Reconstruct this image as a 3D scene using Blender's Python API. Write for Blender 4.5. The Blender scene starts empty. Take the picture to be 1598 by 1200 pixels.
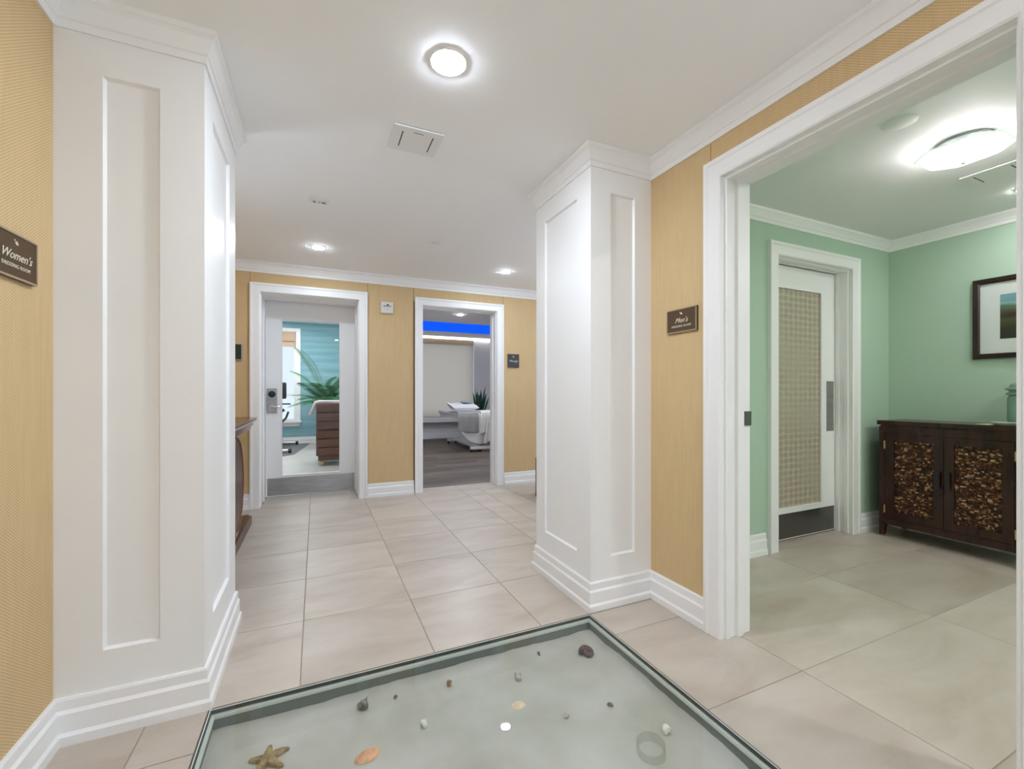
import bpy, bmesh, math, random
from mathutils import Vector, Matrix
random.seed(7)
PI = math.pi
scene = bpy.context.scene
COL = scene.collection

# ------------------------------------------------------------------ camera
CAM_H = 1.285
FPX = 676.5                      # focal length in pixels of the 1598 px wide frame
YAW = math.radians(24.3)
cam = bpy.data.cameras.new('camera')
cam.sensor_width = 36.0
cam.lens = FPX / 1598.0 * 36.0
cam.shift_y = 12.6 / 1598.0
cam.clip_start = 0.02
cam_o = bpy.data.objects.new('camera', cam)
COL.objects.link(cam_o)
cam_o.location = (0, 0, CAM_H)
cam_o.rotation_euler = (PI / 2, 0, -YAW)
scene.camera = cam_o

# ------------------------------------------------------------------ world + exposure
world = bpy.data.worlds.new('sky')
scene.world = world
world.use_nodes = True
wn = world.node_tree.nodes
wn['Background'].inputs[0].default_value = (0.78, 0.88, 1.04, 1)
wn['Background'].inputs[1].default_value = 1.15
scene.cycles.diffuse_bounces = 8
scene.cycles.max_bounces = 14
scene.cycles.transparent_max_bounces = 16
scene.view_settings.view_transform = 'Standard'
scene.view_settings.look = 'None'
scene.view_settings.exposure = 0.2
scene.view_settings.gamma = 1.0
scene.view_settings.use_curve_mapping = False
LAMP = 1.0                        # overall lamp level

# ------------------------------------------------------------------ material helpers
MATS = {}
def nodes_of(name):
    m = bpy.data.materials.new(name)
    m.use_nodes = True
    nt = m.node_tree
    b = nt.nodes['Principled BSDF']
    MATS[name] = m
    return m, nt, b
def N(nt, typ, **kw):
    n = nt.nodes.new(typ)
    for k, v in kw.items():
        setattr(n, k, v)
    return n
def setin(n, **kw):
    for k, v in kw.items():
        n.inputs[k.replace('_', ' ')].default_value = v
def simple(name, col, rough=0.5, metal=0.0, bump=0.0, bscale=40.0, var=0.0, vscale=6.0, spec=0.5, stretch=None):
    m, nt, b = nodes_of(name)
    b.inputs['Base Color'].default_value = (*col, 1)
    b.inputs['Roughness'].default_value = rough
    b.inputs['Metallic'].default_value = metal
    b.inputs['Specular IOR Level'].default_value = spec
    if bump or var:
        tc = N(nt, 'ShaderNodeTexCoord')
        vec = tc.outputs['Object']
        if stretch:
            mp = N(nt, 'ShaderNodeMapping'); mp.inputs['Scale'].default_value = stretch
            nt.links.new(vec, mp.inputs['Vector']); vec = mp.outputs['Vector']
    if var:
        no = N(nt, 'ShaderNodeTexNoise'); no.inputs['Scale'].default_value = vscale; no.inputs['Detail'].default_value = 5
        nt.links.new(vec, no.inputs['Vector'])
        r = N(nt, 'ShaderNodeValToRGB')
        r.color_ramp.elements[0].position = 0.3; r.color_ramp.elements[1].position = 0.7
        r.color_ramp.elements[0].color = (*[c * (1 - var) for c in col], 1)
        r.color_ramp.elements[1].color = (*[min(1, c * (1 + var)) for c in col], 1)
        nt.links.new(no.outputs['Fac'], r.inputs['Fac'])
        nt.links.new(r.outputs['Color'], b.inputs['Base Color'])
    if bump:
        nb = N(nt, 'ShaderNodeTexNoise'); nb.inputs['Scale'].default_value = bscale; nb.inputs['Detail'].default_value = 3
        nt.links.new(vec, nb.inputs['Vector'])
        bp = N(nt, 'ShaderNodeBump'); bp.inputs['Strength'].default_value = bump; bp.inputs['Distance'].default_value = 0.01
        nt.links.new(nb.outputs['Fac'], bp.inputs['Height'])
        nt.links.new(bp.outputs['Normal'], b.inputs['Normal'])
    return m
def emit(name, col, strength):
    m, nt, b = nodes_of(name)
    b.inputs['Base Color'].default_value = (0.9, 0.9, 0.9, 1)
    b.inputs['Emission Color'].default_value = (*col, 1)
    b.inputs['Emission Strength'].default_value = strength
    return m
def glass(name, tint, ior=1.45, rough=0.0, mul=1.0):
    m = bpy.data.materials.new(name); m.use_nodes = True; MATS[name] = m
    nt = m.node_tree; nt.nodes.clear()
    out = N(nt, 'ShaderNodeOutputMaterial'); mix = N(nt, 'ShaderNodeMixShader')
    tr = N(nt, 'ShaderNodeBsdfTransparent'); gl = N(nt, 'ShaderNodeBsdfGlossy'); fr = N(nt, 'ShaderNodeFresnel')
    tr.inputs['Color'].default_value = (*tint, 1); gl.inputs['Roughness'].default_value = rough
    fr.inputs['IOR'].default_value = ior
    ge = N(nt, 'ShaderNodeNewGeometry'); fl_ = N(nt, 'ShaderNodeMath', operation='SUBTRACT'); fl_.inputs[0].default_value = mul
    nt.links.new(ge.outputs['Backfacing'], fl_.inputs[1])          # no second reflection from the exit face of a pane
    mu = N(nt, 'ShaderNodeMath', operation='MULTIPLY', use_clamp=True); nt.links.new(fl_.outputs[0], mu.inputs[1])
    nt.links.new(fr.outputs[0], mu.inputs[0])
    nt.links.new(mu.outputs[0], mix.inputs[0]); nt.links.new(tr.outputs[0], mix.inputs[1]); nt.links.new(gl.outputs[0], mix.inputs[2])
    nt.links.new(mix.outputs[0], out.inputs[0])
    return m

simple('white_paint', (0.86, 0.86, 0.86), 0.38)
simple('ceiling_paint', (0.90, 0.90, 0.905), 0.8)
simple('green_paint', (0.43, 0.575, 0.455), 0.6)
simple('green_ceiling', (0.82, 0.82, 0.82), 0.7)
simple('massage_white', (0.78, 0.78, 0.80), 0.6)
simple('grout', (0.36, 0.30, 0.24), 0.9, bump=0.2, bscale=200)
simple('gap_dark', (0.10, 0.07, 0.04), 0.9)
simple('gym_floor', (0.60, 0.58, 0.54), 0.22, var=0.06, vscale=1.5)
simple('steel', (0.42, 0.42, 0.42), 0.33, 1.0, var=0.12, vscale=5, stretch=(1, 1, 6))
simple('dark_steel', (0.20, 0.20, 0.205), 0.3, 1.0)
simple('brass', (0.62, 0.45, 0.22), 0.35, 1.0)
simple('black_plastic', (0.015, 0.015, 0.017), 0.4)
simple('black_rubber', (0.03, 0.03, 0.033), 0.8)
simple('chrome', (0.75, 0.75, 0.76), 0.15, 1.0)
simple('sign_bronze', (0.10, 0.062, 0.034), 0.6, spec=0.2)
simple('sign_dark', (0.022, 0.018, 0.018), 0.4)
simple('sign_border', (0.36, 0.27, 0.18), 0.4)
simple('sign_silver', (0.42, 0.42, 0.43), 0.4)
simple('sign_letter', (0.75, 0.70, 0.60), 0.5)
simple('device_white', (0.70, 0.69, 0.63), 0.45)
simple('device_grey', (0.28, 0.29, 0.28), 0.4)
simple('plate_white', (0.80, 0.80, 0.79), 0.5)
simple('slot_dark', (0.03, 0.03, 0.03), 0.8)
simple('cherry_wood', (0.155, 0.045, 0.016), 0.16, var=0.35, vscale=9, stretch=(1, 1, 0.15))
simple('cherry_dark', (0.085, 0.026, 0.010), 0.3, var=0.3, vscale=6, stretch=(1, 1, 0.2))
simple('espresso_wood', (0.033, 0.010, 0.006), 0.22, var=0.4, vscale=10, stretch=(1, 1, 0.2))
simple('slat_wood', (0.145, 0.062, 0.036), 0.4, var=0.3, vscale=7, stretch=(0.25, 1, 2))
simple('frame_wood', (0.022, 0.010, 0.007), 0.25)
simple('mat_board', (0.72, 0.73, 0.71), 0.8)
simple('white_towel', (0.80, 0.79, 0.78), 0.95, bump=0.6, bscale=260)
simple('white_sheet', (0.80, 0.80, 0.81), 0.9, bump=0.15, bscale=60)
simple('grey_blanket', (0.36, 0.36, 0.36), 0.95, bump=0.7, bscale=180)
simple('blue_grey_cloth', (0.30, 0.37, 0.44), 0.9)
simple('roller_fabric', (0.52, 0.485, 0.42), 0.9, bump=0.25, bscale=300)
simple('roman_fabric', (0.52, 0.38, 0.27), 0.9, bump=0.2, bscale=200)
simple('roman_band', (0.17, 0.10, 0.06), 0.9)
simple('palm_leaf', (0.065, 0.26, 0.10), 0.45, var=0.5, vscale=3)
simple('palm_stem', (0.09, 0.17, 0.05), 0.6)
simple('planter_dark', (0.06, 0.05, 0.045), 0.5)
simple('soil', (0.05, 0.035, 0.025), 0.95)
simple('snake_leaf', (0.018, 0.075, 0.045), 0.4, var=0.6, vscale=18, stretch=(1, 1, 2.5))
simple('mat_rubber', (0.17, 0.17, 0.18), 0.85, bump=0.4, bscale=120)
simple('bike_grey', (0.16, 0.17, 0.19), 0.45)
simple('bike_silver', (0.55, 0.55, 0.56), 0.35, 0.6)
simple('jar_green', (0.19, 0.32, 0.24), 0.25)
simple('dish_green', (0.42, 0.50, 0.42), 0.3)
simple('paper_cream', (0.70, 0.64, 0.48), 0.8)
simple('starfish_tan', (0.38, 0.27, 0.14), 0.9, bump=0.9, bscale=160, var=0.35, vscale=40)
simple('scallop_orange', (0.72, 0.40, 0.23), 0.6, var=0.25, vscale=30)
simple('shell_peach', (0.76, 0.60, 0.43), 0.7, var=0.15, vscale=40)
simple('shell_purple', (0.125, 0.070, 0.075), 0.35, var=0.4, vscale=40)
simple('shell_grey', (0.20, 0.185, 0.165), 0.6, var=0.5, vscale=90)
simple('shell_white', (0.78, 0.77, 0.70), 0.6, var=0.1, vscale=60)
simple('shell_brown', (0.30, 0.16, 0.08), 0.5, var=0.4, vscale=80)
simple('shell_mottled', (0.50, 0.47, 0.40), 0.6, var=0.75, vscale=160)
simple('shell_charcoal', (0.20, 0.21, 0.22), 0.6, var=0.3, vscale=60)
simple('pit_wall', (0.17, 0.19, 0.18), 0.7)
simple('frame_metal', (0.62, 0.66, 0.61), 0.5, 0.0)
simple('frame_seal', (0.04, 0.045, 0.04), 0.6)
simple('sill_white', (0.82, 0.82, 0.83), 0.4)
glass('pit_glass', (0.968, 0.98, 0.972), 1.42)
glass('door_glass', (0.985, 0.995, 0.99), 1.35)
glass('window_glass', (0.90, 0.91, 0.92), 1.3)
glass('clear_glass', (0.98, 0.99, 0.99), 1.3)
glass('ring_glass', (0.90, 0.915, 0.90), 1.6, 0.02)
emit('lamp_hall', (0.86, 0.965, 1.11), 390 * LAMP)
emit('lamp_small', (0.86, 0.965, 1.11), 310 * LAMP)
emit('lamp_massage', (0.95, 0.98, 1.03), 550)
emit('led_blue', (0.0, 0.085, 1.0), 1.0)
MATS['led_blue'].node_tree.nodes['Principled BSDF'].inputs['Base Color'].default_value = (0.0, 0.02, 0.3, 1)
emit('led_white', (1.0, 0.99, 0.97), 6.0)
emit('gym_panel', (0.98, 0.99, 1.0), 13.0)
emit('fill_green_room', (1.02, 0.96, 1.0), 760 * LAMP)  # emitter for the added green room lamps outside the view
emit('lamp_accent', (1.02, 0.96, 1.0), 220 * LAMP)
emit('fill_sconce_lens', (0.80, 0.96, 1.18), 380 * LAMP)  # bluish emitter of the added uplights that lift the ceiling
emit('fill_sconce_soft', (0.80, 0.96, 1.18), 45 * LAMP)  # weaker version for the added uplight over the console
emit('bulb', (1.04, 0.96, 0.98), 215 * LAMP)

def weave_mat():
    m, nt, b = nodes_of('wallpaper')
    tc = N(nt, 'ShaderNodeTexCoord'); sp = N(nt, 'ShaderNodeSeparateXYZ')
    nt.links.new(tc.outputs['Object'], sp.inputs[0])
    def math_(op, a, bb):
        n = N(nt, 'ShaderNodeMath', operation=op)
        for i, v in enumerate((a, bb)):
            if v is None: continue
            if isinstance(v, (int, float)): n.inputs[i].default_value = v
            else: nt.links.new(v, n.inputs[i])
        return n.outputs[0]
    u = math_('ADD', sp.outputs[0], sp.outputs[1])
    su = math_('SINE', math_('MULTIPLY', u, 2 * PI / 0.0135), None)
    sz = math_('SINE', math_('MULTIPLY', sp.outputs[2], 2 * PI / 0.0105), None)
    pr = math_('MULTIPLY', su, sz)
    dots = math_('MULTIPLY_ADD', pr, 0.5); 
    dn = dots.node; dn.inputs[2].default_value = 0.5
    no = N(nt, 'ShaderNodeTexNoise'); no.inputs['Scale'].default_value = 9
    mp = N(nt, 'ShaderNodeMapping'); mp.inputs['Scale'].default_value = (6, 6, 0.5)
    nt.links.new(tc.outputs['Object'], mp.inputs[0]); nt.links.new(mp.outputs[0], no.inputs['Vector'])
    r = N(nt, 'ShaderNodeValToRGB')
    e = r.color_ramp.elements
    e[0].position = 0.0; e[0].color = (0.42, 0.285, 0.135, 1)
    e[1].position = 0.55; e[1].color = (0.70, 0.515, 0.28, 1)
    nt.links.new(dots, r.inputs[0])
    mx = N(nt, 'ShaderNodeMix', data_type='RGBA', blend_type='MULTIPLY')
    mx.inputs[0].default_value = 0.35
    r2 = N(nt, 'ShaderNodeValToRGB'); r2.color_ramp.elements[0].position = 0.3; r2.color_ramp.elements[1].position = 0.7
    r2.color_ramp.elements[0].color = (0.8, 0.8, 0.8, 1)
    nt.links.new(no.outputs['Fac'], r2.inputs[0])
    nt.links.new(r.outputs[0], mx.inputs[6]); nt.links.new(r2.outputs[0], mx.inputs[7])
    nt.links.new(mx.outputs[2], b.inputs['Base Color'])
    bp = N(nt, 'ShaderNodeBump'); bp.inputs['Strength'].default_value = 0.35; bp.inputs['Distance'].default_value = 0.002
    nt.links.new(dots, bp.inputs['Height']); nt.links.new(bp.outputs[0], b.inputs['Normal'])
    b.inputs['Roughness'].default_value = 0.75
weave_mat()

def tile_mat():
    m, nt, b = nodes_of('floor_tile')
    tc = N(nt, 'ShaderNodeTexCoord'); oi = N(nt, 'ShaderNodeObjectInfo')
    mp = N(nt, 'ShaderNodeMapping'); mp.inputs['Scale'].default_value = (0.8, 2.2, 1); mp.inputs['Rotation'].default_value = (0, 0, 0.45)
    nt.links.new(tc.outputs['Object'], mp.inputs[0])
    w = N(nt, 'ShaderNodeMath', operation='MULTIPLY'); w.inputs[1].default_value = 37.0
    nt.links.new(oi.outputs['Random'], w.inputs[0])
    no = N(nt, 'ShaderNodeTexNoise', noise_dimensions='4D'); no.inputs['Scale'].default_value = 2.2; no.inputs['Detail'].default_value = 6; no.inputs['Roughness'].default_value = 0.58
    no.inputs['Distortion'].default_value = 0.6
    nt.links.new(mp.outputs[0], no.inputs['Vector']); nt.links.new(w.outputs[0], no.inputs['W'])
    r = N(nt, 'ShaderNodeValToRGB'); e = r.color_ramp.elements
    e[0].position = 0.30; e[0].color = (0.41, 0.342, 0.275, 1)
    e[1].position = 0.62; e[1].color = (0.53, 0.47, 0.405, 1)
    ne = r.color_ramp.elements.new(0.45); ne.color = (0.475, 0.41, 0.345, 1)
    nt.links.new(no.outputs['Fac'], r.inputs[0])
    hs = N(nt, 'ShaderNodeHueSaturation')
    mr = N(nt, 'ShaderNodeMapRange'); mr.inputs[3].default_value = 0.94; mr.inputs[4].default_value = 1.05
    nt.links.new(oi.outputs['Random'], mr.inputs[0]); nt.links.new(mr.outputs[0], hs.inputs['Value'])
    nt.links.new(r.outputs[0], hs.inputs['Color']); nt.links.new(hs.outputs[0], b.inputs['Base Color'])
    b.inputs['Roughness'].default_value = 0.36
    b.inputs['Specular IOR Level'].default_value = 0.4
tile_mat()

def plank_mat():
    m, nt, b = nodes_of('dark_plank')
    tc = N(nt, 'ShaderNodeTexCoord'); oi = N(nt, 'ShaderNodeObjectInfo')
    mp = N(nt, 'ShaderNodeMapping'); mp.inputs['Scale'].default_value = (1.2, 22, 1)
    nt.links.new(tc.outputs['Object'], mp.inputs[0])
    w = N(nt, 'ShaderNodeMath', operation='MULTIPLY'); w.inputs[1].default_value = 51.0
    nt.links.new(oi.outputs['Random'], w.inputs[0])
    no = N(nt, 'ShaderNodeTexNoise', noise_dimensions='4D'); no.inputs['Scale'].default_value = 2; no.inputs['Detail'].default_value = 5
    nt.links.new(mp.outputs[0], no.inputs['Vector']); nt.links.new(w.outputs[0], no.inputs['W'])
    r = N(nt, 'ShaderNodeValToRGB'); e = r.color_ramp.elements
    e[0].position = 0.25; e[0].color = (0.055, 0.040, 0.030, 1); e[1].position = 0.75; e[1].color = (0.20, 0.16, 0.125, 1)
    nt.links.new(no.outputs['Fac'], r.inputs[0])
    hs = N(nt, 'ShaderNodeHueSaturation'); mr = N(nt, 'ShaderNodeMapRange'); mr.inputs[3].default_value = 0.7; mr.inputs[4].default_value = 1.35
    nt.links.new(oi.outputs['Random'], mr.inputs[0]); nt.links.new(mr.outputs[0], hs.inputs['Value'])
    nt.links.new(r.outputs[0], hs.inputs['Color']); nt.links.new(hs.outputs[0], b.inputs['Base Color'])
    b.inputs['Roughness'].default_value = 0.5
plank_mat()

def sand_mat():
    m, nt, b = nodes_of('sand')
    tc = N(nt, 'ShaderNodeTexCoord')
    no = N(nt, 'ShaderNodeTexNoise'); no.inputs['Scale'].default_value = 3.5; no.inputs['Detail'].default_value = 4
    n2 = N(nt, 'ShaderNodeTexNoise'); n2.inputs['Scale'].default_value = 420; n2.inputs['Detail'].default_value = 2
    for n in (no, n2): nt.links.new(tc.outputs['Object'], n.inputs['Vector'])
    r = N(nt, 'ShaderNodeValToRGB'); e = r.color_ramp.elements
    e[0].position = 0.3; e[0].color = (0.42, 0.405, 0.345, 1); e[1].position = 0.7; e[1].color = (0.545, 0.53, 0.49, 1)
    nt.links.new(no.outputs['Fac'], r.inputs[0]); nt.links.new(r.outputs[0], b.inputs['Base Color'])
    bp = N(nt, 'ShaderNodeBump'); bp.inputs['Strength'].default_value = 0.25; bp.inputs['Distance'].default_value = 0.003
    nt.links.new(n2.outputs['Fac'], bp.inputs['Height']); nt.links.new(bp.outputs[0], b.inputs['Normal'])
    b.inputs['Roughness'].default_value = 0.95
sand_mat()

def blue_wall_mat():
    m, nt, b = nodes_of('blue_grasscloth')
    tc = N(nt, 'ShaderNodeTexCoord'); mp = N(nt, 'ShaderNodeMapping'); mp.inputs['Scale'].default_value = (0.25, 1, 3.0)
    no = N(nt, 'ShaderNodeTexNoise'); no.inputs['Scale'].default_value = 3; no.inputs['Detail'].default_value = 6
    nt.links.new(tc.outputs['Object'], mp.inputs[0]); nt.links.new(mp.outputs[0], no.inputs['Vector'])
    r = N(nt, 'ShaderNodeValToRGB'); e = r.color_ramp.elements
    e[0].position = 0.3; e[0].color = (0.155, 0.335, 0.40, 1); e[1].position = 0.7; e[1].color = (0.27, 0.47, 0.52, 1)
    nt.links.new(no.outputs['Fac'], r.inputs[0]); nt.links.new(r.outputs[0], b.inputs['Base Color'])
    b.inputs['Roughness'].default_value = 0.8
blue_wall_mat()

def dot_glass_mat():
    m, nt, b = nodes_of('dotted_screen')
    tc = N(nt, 'ShaderNodeTexCoord')
    vo = N(nt, 'ShaderNodeTexVoronoi'); vo.inputs['Scale'].default_value = 1.0; vo.inputs['Randomness'].default_value = 0.12
    mp = N(nt, 'ShaderNodeMapping'); mp.inputs['Scale'].default_value = (15, 0, 19)
    nt.links.new(tc.outputs['Object'], mp.inputs[0]); nt.links.new(mp.outputs[0], vo.inputs['Vector'])
    r = N(nt, 'ShaderNodeValToRGB'); e = r.color_ramp.elements
    e[0].position = 0.30; e[0].color = (0.37, 0.32, 0.245, 1); e[1].position = 0.55; e[1].color = (0.53, 0.47, 0.375, 1)
    nt.links.new(vo.outputs['Distance'], r.inputs[0])
    no = N(nt, 'ShaderNodeTexNoise'); no.inputs['Scale'].default_value = 3.5; nt.links.new(tc.outputs['Object'], no.inputs['Vector'])
    mx = N(nt, 'ShaderNodeMix', data_type='RGBA'); mx.inputs[7].default_value = (0.44, 0.40, 0.31, 1)
    mr = N(nt, 'ShaderNodeMapRange'); mr.inputs[1].default_value = 0.35; mr.inputs[2].default_value = 0.7; mr.inputs[4].default_value = 0.9
    nt.links.new(no.outputs['Fac'], mr.inputs[0]); nt.links.new(mr.outputs[0], mx.inputs[0])
    nt.links.new(r.outputs[0], mx.inputs[6]); nt.links.new(mx.outputs[2], b.inputs['Base Color'])
    b.inputs['Roughness'].default_value = 0.25
dot_glass_mat()

def print_mat():
    m, nt, b = nodes_of('seascape_print')
    tc = N(nt, 'ShaderNodeTexCoord'); sp = N(nt, 'ShaderNodeSeparateXYZ'); nt.links.new(tc.outputs['Generated'], sp.inputs[0])
    no = N(nt, 'ShaderNodeTexNoise'); no.inputs['Scale'].default_value = 3
    mp = N(nt, 'ShaderNodeMapping'); mp.inputs['Scale'].default_value = (1, 1.2, 7)
    nt.links.new(tc.outputs['Generated'], mp.inputs[0]); nt.links.new(mp.outputs[0], no.inputs['Vector'])
    ad = N(nt, 'ShaderNodeMath', operation='MULTIPLY_ADD'); ad.inputs[1].default_value = 0.16
    nt.links.new(no.outputs['Fac'], ad.inputs[0]); nt.links.new(sp.outputs[2], ad.inputs[2])
    r = N(nt, 'ShaderNodeValToRGB'); e = r.color_ramp.elements
    e[0].position = 0.0; e[0].color = (0.03, 0.026, 0.018, 1); e[1].position = 1.0; e[1].color = (0.20, 0.36, 0.42, 1)
    for p, c in ((0.35, (0.04, 0.035, 0.02)), (0.5, (0.10, 0.08, 0.04)), (0.6, (0.035, 0.03, 0.02)), (0.72, (0.12, 0.10, 0.05)), (0.80, (0.10, 0.17, 0.14)), (0.86, (0.30, 0.45, 0.40)), (0.92, (0.17, 0.34, 0.38))):
        q = e.new(p); q.color = (*c, 1)
    nt.links.new(ad.outputs[0], r.inputs[0]); nt.links.new(r.outputs[0], b.inputs['Base Color'])
    b.inputs['Roughness'].default_value = 0.3
print_mat()

def chip_mat():
    m, nt, b = nodes_of('shell_mosaic')
    at = N(nt, 'ShaderNodeAttribute'); at.attribute_name = 'tone'
    r = N(nt, 'ShaderNodeValToRGB'); e = r.color_ramp.elements
    e[0].position = 0.0; e[0].color = (0.030, 0.010, 0.005, 1); e[1].position = 1.0; e[1].color = (0.62, 0.40, 0.22, 1)
    for p, c in ((0.45, (0.085, 0.030, 0.012)), (0.72, (0.16, 0.062, 0.024)), (0.88, (0.26, 0.125, 0.055))):
        q = e.new(p); q.color = (*c, 1)
    nt.links.new(at.outputs['Fac'], r.inputs[0]); nt.links.new(r.outputs[0], b.inputs['Base Color'])
    b.inputs['Roughness'].default_value = 0.25
chip_mat()

def blind_mat():
    nt = MATS['roller_fabric'].node_tree; b = nt.nodes['Principled BSDF']; out = nt.nodes['Material Output']
    tl = N(nt, 'ShaderNodeBsdfTranslucent'); tl.inputs[0].default_value = (0.60, 0.52, 0.42, 1)
    mix = N(nt, 'ShaderNodeMixShader'); mix.inputs[0].default_value = 0.62
    nt.links.new(b.outputs[0], mix.inputs[1]); nt.links.new(tl.outputs[0], mix.inputs[2]); nt.links.new(mix.outputs[0], out.inputs[0])
blind_mat()

def shade_glass_mat():
    m, nt, b = nodes_of('lamp_glass')
    b.inputs['Base Color'].default_value = (0.85, 0.93, 0.88, 1); b.inputs['Roughness'].default_value = 0.25
    b.inputs['Transmission Weight'].default_value = 0.0
    b.inputs['Emission Color'].default_value = (0.97, 1.0, 0.95, 1); b.inputs['Emission Strength'].default_value = 0.55
    out = nt.nodes['Material Output']
    tl = N(nt, 'ShaderNodeBsdfTranslucent'); tl.inputs[0].default_value = (0.85, 0.93, 0.88, 1)
    mix = N(nt, 'ShaderNodeMixShader'); mix.inputs[0].default_value = 0.8
    nt.links.new(b.outputs[0], mix.inputs[1]); nt.links.new(tl.outputs[0], mix.inputs[2]); nt.links.new(mix.outputs[0], out.inputs[0])
shade_glass_mat()

# ------------------------------------------------------------------ geometry helpers
class MB:
    def __init__(s): s.v = []; s.f = []
    def add(s, vs, fs):
        o = len(s.v); s.v += [tuple(p) for p in vs]; s.f += [tuple(i + o for i in f) for f in fs]; return s
    def box(s, x0, x1, y0, y1, z0, z1, c=0.0):
        if c <= 0:
            v = [(x, y, z) for z in (z0, z1) for y in (y0, y1) for x in (x0, x1)]
            s.add(v, [(0, 2, 3, 1), (4, 5, 7, 6), (0, 1, 5, 4), (1, 3, 7, 5), (3, 2, 6, 7), (2, 0, 4, 6)])
        else:
            bm = bmesh.new(); bmesh.ops.create_cube(bm, size=1)
            for q in bm.verts:
                q.co = ((x0 + x1) / 2 + q.co.x * (x1 - x0), (y0 + y1) / 2 + q.co.y * (y1 - y0), (z0 + z1) / 2 + q.co.z * (z1 - z0))
            bmesh.ops.bevel(bm, geom=bm.edges[:], offset=c, segments=2, affect='EDGES', profile=0.5)
            s.bm(bm)
        return s
    def bm(s, bm):
        bm.verts.index_update()
        s.add([tuple(q.co) for q in bm.verts], [tuple(q.index for q in f.verts) for f in bm.faces]); bm.free(); return s
    def lathe(s, prof, n=24, c=(0, 0, 0), axis='z', cap=True):
        o = []
        for (r, h) in prof:
            for i in range(n):
                a = 2 * PI * i / n; x, y = r * math.cos(a), r * math.sin(a)
                p = {'z': (x, y, h), 'x': (h, x, y), 'y': (x, h, y)}[axis]
                o.append((p[0] + c[0], p[1] + c[1], p[2] + c[2]))
        f = [(k * n + i, k * n + (i + 1) % n, (k + 1) * n + (i + 1) % n, (k + 1) * n + i) for k in range(len(prof) - 1) for i in range(n)]
        if cap:
            f.append(tuple(range(n - 1, -1, -1))); f.append(tuple((len(prof) - 1) * n + i for i in range(n)))
        return s.add(o, f)
    def tube(s, pts, r, n=8):
        pts = [Vector(p) for p in pts]; R = r if isinstance(r, (list, tuple)) else [r] * len(pts)
        o = []; up = Vector((0, 0, 1)); prev = None
        for i, p in enumerate(pts):
            d = (pts[min(i + 1, len(pts) - 1)] - pts[max(i - 1, 0)]).normalized()
            a = d.cross(prev if prev else (up if abs(d.z) < 0.95 else Vector((1, 0, 0)))).normalized()
            b = d.cross(a).normalized(); prev = -b if False else (a.cross(d)).normalized()
            for k in range(n):
                t = 2 * PI * k / n; o.append(p + (a * math.cos(t) + b * math.sin(t)) * R[i])
        f = [(k * n + i, k * n + (i + 1) % n, (k + 1) * n + (i + 1) % n, (k + 1) * n + i) for k in range(len(pts) - 1) for i in range(n)]
        f.append(tuple(range(n - 1, -1, -1))); f.append(tuple((len(pts) - 1) * n + i for i in range(n)))
        return s.add(o, f)
    def ellip(s, c, rx, ry, rz, n=16, m=10, rot=0.0):
        o = []
        for j in range(m + 1):
            t = -PI / 2 + PI * j / m
            for i in range(n):
                a = 2 * PI * i / n; x, y = rx * math.cos(t) * math.cos(a), ry * math.cos(t) * math.sin(a)
                o.append((c[0] + x * math.cos(rot) - y * math.sin(rot), c[1] + x * math.sin(rot) + y * math.cos(rot), c[2] + rz * math.sin(t)))
        f = [(k * n + i, k * n + (i + 1) % n, (k + 1) * n + (i + 1) % n, (k + 1) * n + i) for k in range(m) for i in range(n)]
        return s.add(o, f)
    def poly(s, pts, z0, z1):
        n = len(pts)
        return s.add([(x, y, z0) for x, y in pts] + [(x, y, z1) for x, y in pts],
                     [tuple(range(n - 1, -1, -1)), tuple(range(n, 2 * n))] + [(i, (i + 1) % n, n + (i + 1) % n, n + i) for i in range(n)])
    def sweep(s, path, prof, mp, closed=False):
        """prof: closed polygon of (offset to the left of the path, third coordinate); mitred corners."""
        n = len(path); P = [Vector(p) for p in path]; o = []; k = len(prof)
        for i in range(n):
            a = P[i - 1] if (i > 0 or closed) else None; b = P[(i + 1) % n] if (i < n - 1 or closed) else None
            d1 = (P[i] - a).normalized() if a is not None else (b - P[i]).normalized()
            d2 = (b - P[i]).normalized() if b is not None else d1
            n1 = Vector((-d1.y, d1.x)); n2 = Vector((-d2.y, d2.x)); m = (n1 + n2); m = m / max(1e-6, m.dot(n1))
            for off, h in prof:
                q = P[i] + m * off; o.append(mp(q.x, q.y, h))
        f = []
        for i in range(n if closed else n - 1):
            j = (i + 1) % n
            for t in range(k):
                u = (t + 1) % k; f.append((i * k + t, j * k + t, j * k + u, i * k + u))
        if not closed:
            f.append(tuple(range(k - 1, -1, -1))); f.append(tuple((n - 1) * k + t for t in range(k)))
        return s.add(o, f)
    def grid(s, fn, nu, nv, thick=None):
        o = [fn(i / nu, j / nv) for j in range(nv + 1) for i in range(nu + 1)]
        f = [(j * (nu + 1) + i, j * (nu + 1) + i + 1, (j + 1) * (nu + 1) + i + 1, (j + 1) * (nu + 1) + i) for j in range(nv) for i in range(nu)]
        return s.add(o, f)
    def mesh(s, name, smooth=False):
        me = bpy.data.meshes.new(name); me.from_pydata(s.v, [], s.f); me.update()
        bm = bmesh.new(); bm.from_mesh(me); bmesh.ops.recalc_face_normals(bm, faces=bm.faces[:]); bm.to_mesh(me); bm.free()
        if smooth:
            me.polygons.foreach_set('use_smooth', [True] * len(me.polygons))
            try: me.set_sharp_from_angle(angle=math.radians(38))
            except Exception: pass
        return me
    def build(s, name, mat, parent=None, smooth=False, origin=None, label=None):
        if origin is not None:
            ox, oy, oz = origin; s.v = [(x - ox, y - oy, z - oz) for x, y, z in s.v]
        me = s.mesh(name, smooth); me.materials.append(MATS[mat])
        ob = bpy.data.objects.new(name, me); COL.objects.link(ob)
        if parent is not None: ob.parent = parent
        if origin is not None: ob.location = origin
        if label: ob['label'] = label
        return ob
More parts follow.
